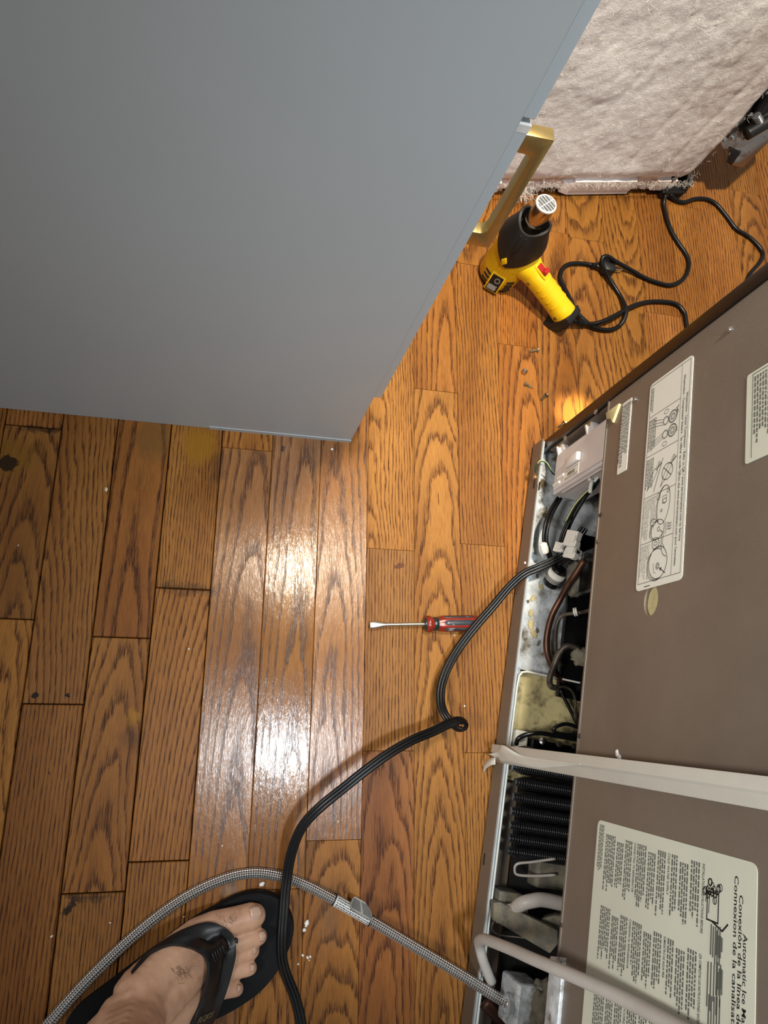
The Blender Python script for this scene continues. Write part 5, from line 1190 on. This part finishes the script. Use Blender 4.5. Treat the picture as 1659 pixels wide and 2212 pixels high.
def nail(tip, back, up, w_, L, name='toenail'):
    t, b = K(*tip), K(*back); d = (t - b).normalized(); u_ = Vector(up).normalized(); s = d.cross(u_).normalized(); u_ = s.cross(d); V = []; F = []
    for i in range(7):
        x = i / 6; hw_ = w_ * (.82 + .18 * math.sin(math.pi * min(1, x * .9 + .1))) * (1 if i < 6 else .9)
        for j in range(7):
            y = -1 + j / 3; V.append(b + d * (L * x - (.12 * L * y * y if i == 6 else 0)) + s * hw_ * y + u_ * (.0016 - .0032 * y * y * (w_ / .008) - .0022 * (x - .35) ** 2))
    for i in range(6):
        for j in range(6): F.append((i * 7 + j, i * 7 + j + 1, (i + 1) * 7 + j + 1, (i + 1) * 7 + j))
    o = mk(name, V, F, M_NAIL, pers, True); m_ = o.modifiers.new('thickness', 'SOLIDIFY'); m_.thickness = .0012; m_.offset = -1
nail((562, 1972, .050), (541, 1978, .0545), (.15, .05, 1), .0085, .0150)
nail((572, 2021, .044), (560, 2025, .0465), (.45, .1, 1), .0058, .0085)
nail((554, 2052, .041), (546, 2054, .0435), (.5, .1, 1), .0045, .0065)
nail((549, 2090, .040), (541, 2092, .0415), (.5, .1, 1), .0042, .0060)
nail((519, 2135, .039), (512, 2136, .0405), (.5, .1, 1), .0038, .0055)
FV = []; FF = []
for _ in range(22): hair(K(random.gauss(500, 10), random.gauss(1985, 7), .0565), (random.uniform(-1, 1), random.uniform(-1, 1), .25), random.uniform(.004, .009), .00013, n=4, curl=.35)
for _ in range(34): hair(K(random.gauss(392, 16), random.gauss(2098, 10), .0835), (random.uniform(-1, 1), random.uniform(-1, .3), .2), random.uniform(.005, .012), .00013, n=4, curl=.3)
hh = mk('foot_hair', FV, FF, M_HAIR, pers); hh['kind'] = 'stuff'

def strap(name, pairs, bulge):
    rows_ = []
    for (ax_, ay, az), (bx, by, bz) in pairs:
        row = []
        for i in range(9):
            t = i / 8; p = sb(ax_ + (bx - ax_) * t, ay + (by - ay) * t, az + (bz - az) * t)
            d_ = (p - Vector((0, 0, CAMZ))).normalized(); hit = FOOT.ray_cast(LI @ Vector((0, 0, CAMZ)), d_)
            if hit[0] is not None and hit[0].z > p.z - .02: p = Vector((0, 0, CAMZ)) + d_ * (hit[3] - .0045)
            row.append(LI @ p)
        rows_.append(row)
    cols_ = [smooth_path([r[i] for r in rows_], 5) for i in range(9)]; n = len(cols_[0]); V = []; F = []
    for i in range(n):
        for j in range(9): V.append(cols_[j][i])
    for i in range(n - 1):
        for j in range(8): F.append((i * 9 + j, i * 9 + j + 1, (i + 1) * 9 + j + 1, (i + 1) * 9 + j))
    o = mk(name, V, F, M_STRAP, sandal, True); o.data.materials.append(M_LINING)
    s = o.modifiers.new('thickness', 'SOLIDIFY'); s.thickness = .0035; s.offset = 0; s.use_even_offset = True
    b = o.modifiers.new('edge', 'BEVEL'); b.width = .0010; b.segments = 2; b.angle_limit = math.radians(50)
    return o
MED = [((1152, 600, .056), (985, 690, .090)), ((1130, 535, .060), (968, 660, .091)), ((1075, 487, .062), (930, 630, .090)), ((985, 463, .060), (860, 604, .084)), ((860, 500, .050), (755, 598, .068)), ((720, 578, .038), (655, 640, .048)), ((620, 660, .028), (590, 705, .032)), ((560, 735, .018), (545, 755, .020))]
LAT = [((1140, 560, .058), (972, 668, .090)), ((1150, 640, .055), (986, 720, .089)), ((1125, 760, .050), (975, 810, .085)), ((1085, 890, .042), (940, 930, .076)), ((1035, 1005, .034), (890, 1045, .062)), ((975, 1110, .026), (830, 1150, .046)), ((900, 1210, .018), (770, 1240, .026))]
strap('inner_strap', MED, .003); lat = strap('outer_strap', LAT, .003)
tube('toe_post', [LI @ sb(1140, 575, .050), LI @ sb(1148, 562, .044), LI @ sb(1150, 552, .034), LI @ sb(1146, 548, .020)], .0042, M_STRAP, sandal, 10, 4)
for i in range(5):
    a, b = sb(1012 + i * 14, 636 - i * 11, .0925 - i * .0028), sb(1030 + i * 14, 692 - i * 12, .0915 - i * .0028)
    tube('stitch_ridge', [LI @ a, LI @ ((a + b) / 2 + Vector((0, 0, .0008))), LI @ b], .0008, M_STRAP, lat, 6, 3)
def on_strap(cx, cy, z, up_=.0105):
    p = sb(cx, cy, z); d_ = (p - Vector((0, 0, CAMZ))).normalized(); hit = FOOT.ray_cast(LI @ Vector((0, 0, CAMZ)), d_)
    if hit[0] is not None and hit[0].z > p.z - .02: return LI @ (Vector((0, 0, CAMZ)) + d_ * (hit[3] - up_))
    return LI @ (p - d_ * .009)
a, b = on_strap(925, 1046, .054), on_strap(1010, 1006, .036); uu = on_strap(935, 1000, .057) - a; nv = Vector((0, 0, 1))
text('logo', 'FLOJOS', a + nv * .001, b + nv * .001, .0075, uu, M_LOGO, lat, .0, bold=-.005)

# ------------------------------------------------------------------ crumbs on the floor
M_CRUMB = pm('white_foam_crumb', rgb(236, 234, 226), 0.7); M_CHIP = pm('cream_chip', rgb(222, 206, 166), 0.7)
def crumb(px, py, s, mat, label, group, z=0.0):
    bm = bmesh.new(); bmesh.ops.create_icosphere(bm, subdivisions=2, radius=1); sd_ = random.uniform(0, 50)
    r = s * .00033; e = (random.uniform(.8, 1.5), random.uniform(.7, 1.1), .55); a = random.uniform(0, 3.1)
    for v in bm.verts:
        c = v.co * (1 + .55 * noise.noise(v.co * 1.6 + Vector((sd_, 0, 0)))); c = Vector((c.x * e[0], c.y * e[1], c.z * e[2])) * r
        v.co = Vector((c.x * math.cos(a) - c.y * math.sin(a), c.x * math.sin(a) + c.y * math.cos(a), c.z))
    mn = min(v.co.z for v in bm.verts)
    for v in bm.verts: v.co.z -= mn
    o = bmo('crumb', bm, mat, None, True); o.location = at(px, py, z); tag(o, label, 'crumb', group); return o
for px, py, s in ((663, 1993, 9), (657, 2008, 8), (654, 2063, 5), (664, 2068, 5), (670, 2066, 4), (644, 2082, 4), (661, 2000, 5), (668, 2074, 3)):
    crumb(px, py, s, M_CRUMB, 'tiny white foam crumb on the floor just right of the sandal', 'foam crumbs beside the sandal')
crumb(566, 1909, 9, M_CRUMB, 'white foam crumb lying between the hose and the sandal toe', None or 'single crumbs')
crumb(230, 1058, 7, M_CHIP, 'cream chip on the dark planks below the cabinet panel', 'single crumbs')
crumb(730, 1774, 5, M_CHIP, 'cream chip on the plank beneath the raised flat cord', 'single crumbs')
crumb(497, 1547, 5, M_CHIP, 'cream curl of debris in the middle of the left reflection', 'single crumbs')
crumb(1003, 1525, 5, M_CRUMB, 'white crumb just above the kink in the flat cord', 'single crumbs')
crumb(717, 971, 5, M_CRUMB, 'white crumb by the bottom corner of the cabinet panel', 'single crumbs')
crumb(1134, 1216, 6, M_CRUMB, 'white crumb resting on the refrigerator rail beside the flat cord', 'single crumbs', z=.0405)
crumb(981, 1372, 3, M_CRUMB, 'white speck under the screwdriver handle', 'single crumbs')
for px, py, s in ((40, 1178, 3), (408, 1402, 3), (238, 1993, 3), (112, 2022, 4), (397, 1980, 3), (480, 1708, 3), (480, 1827, 3)):
    crumb(px, py, s, M_CRUMB, 'pale speck of dust on the dark left planks', 'specks on the dark left planks')
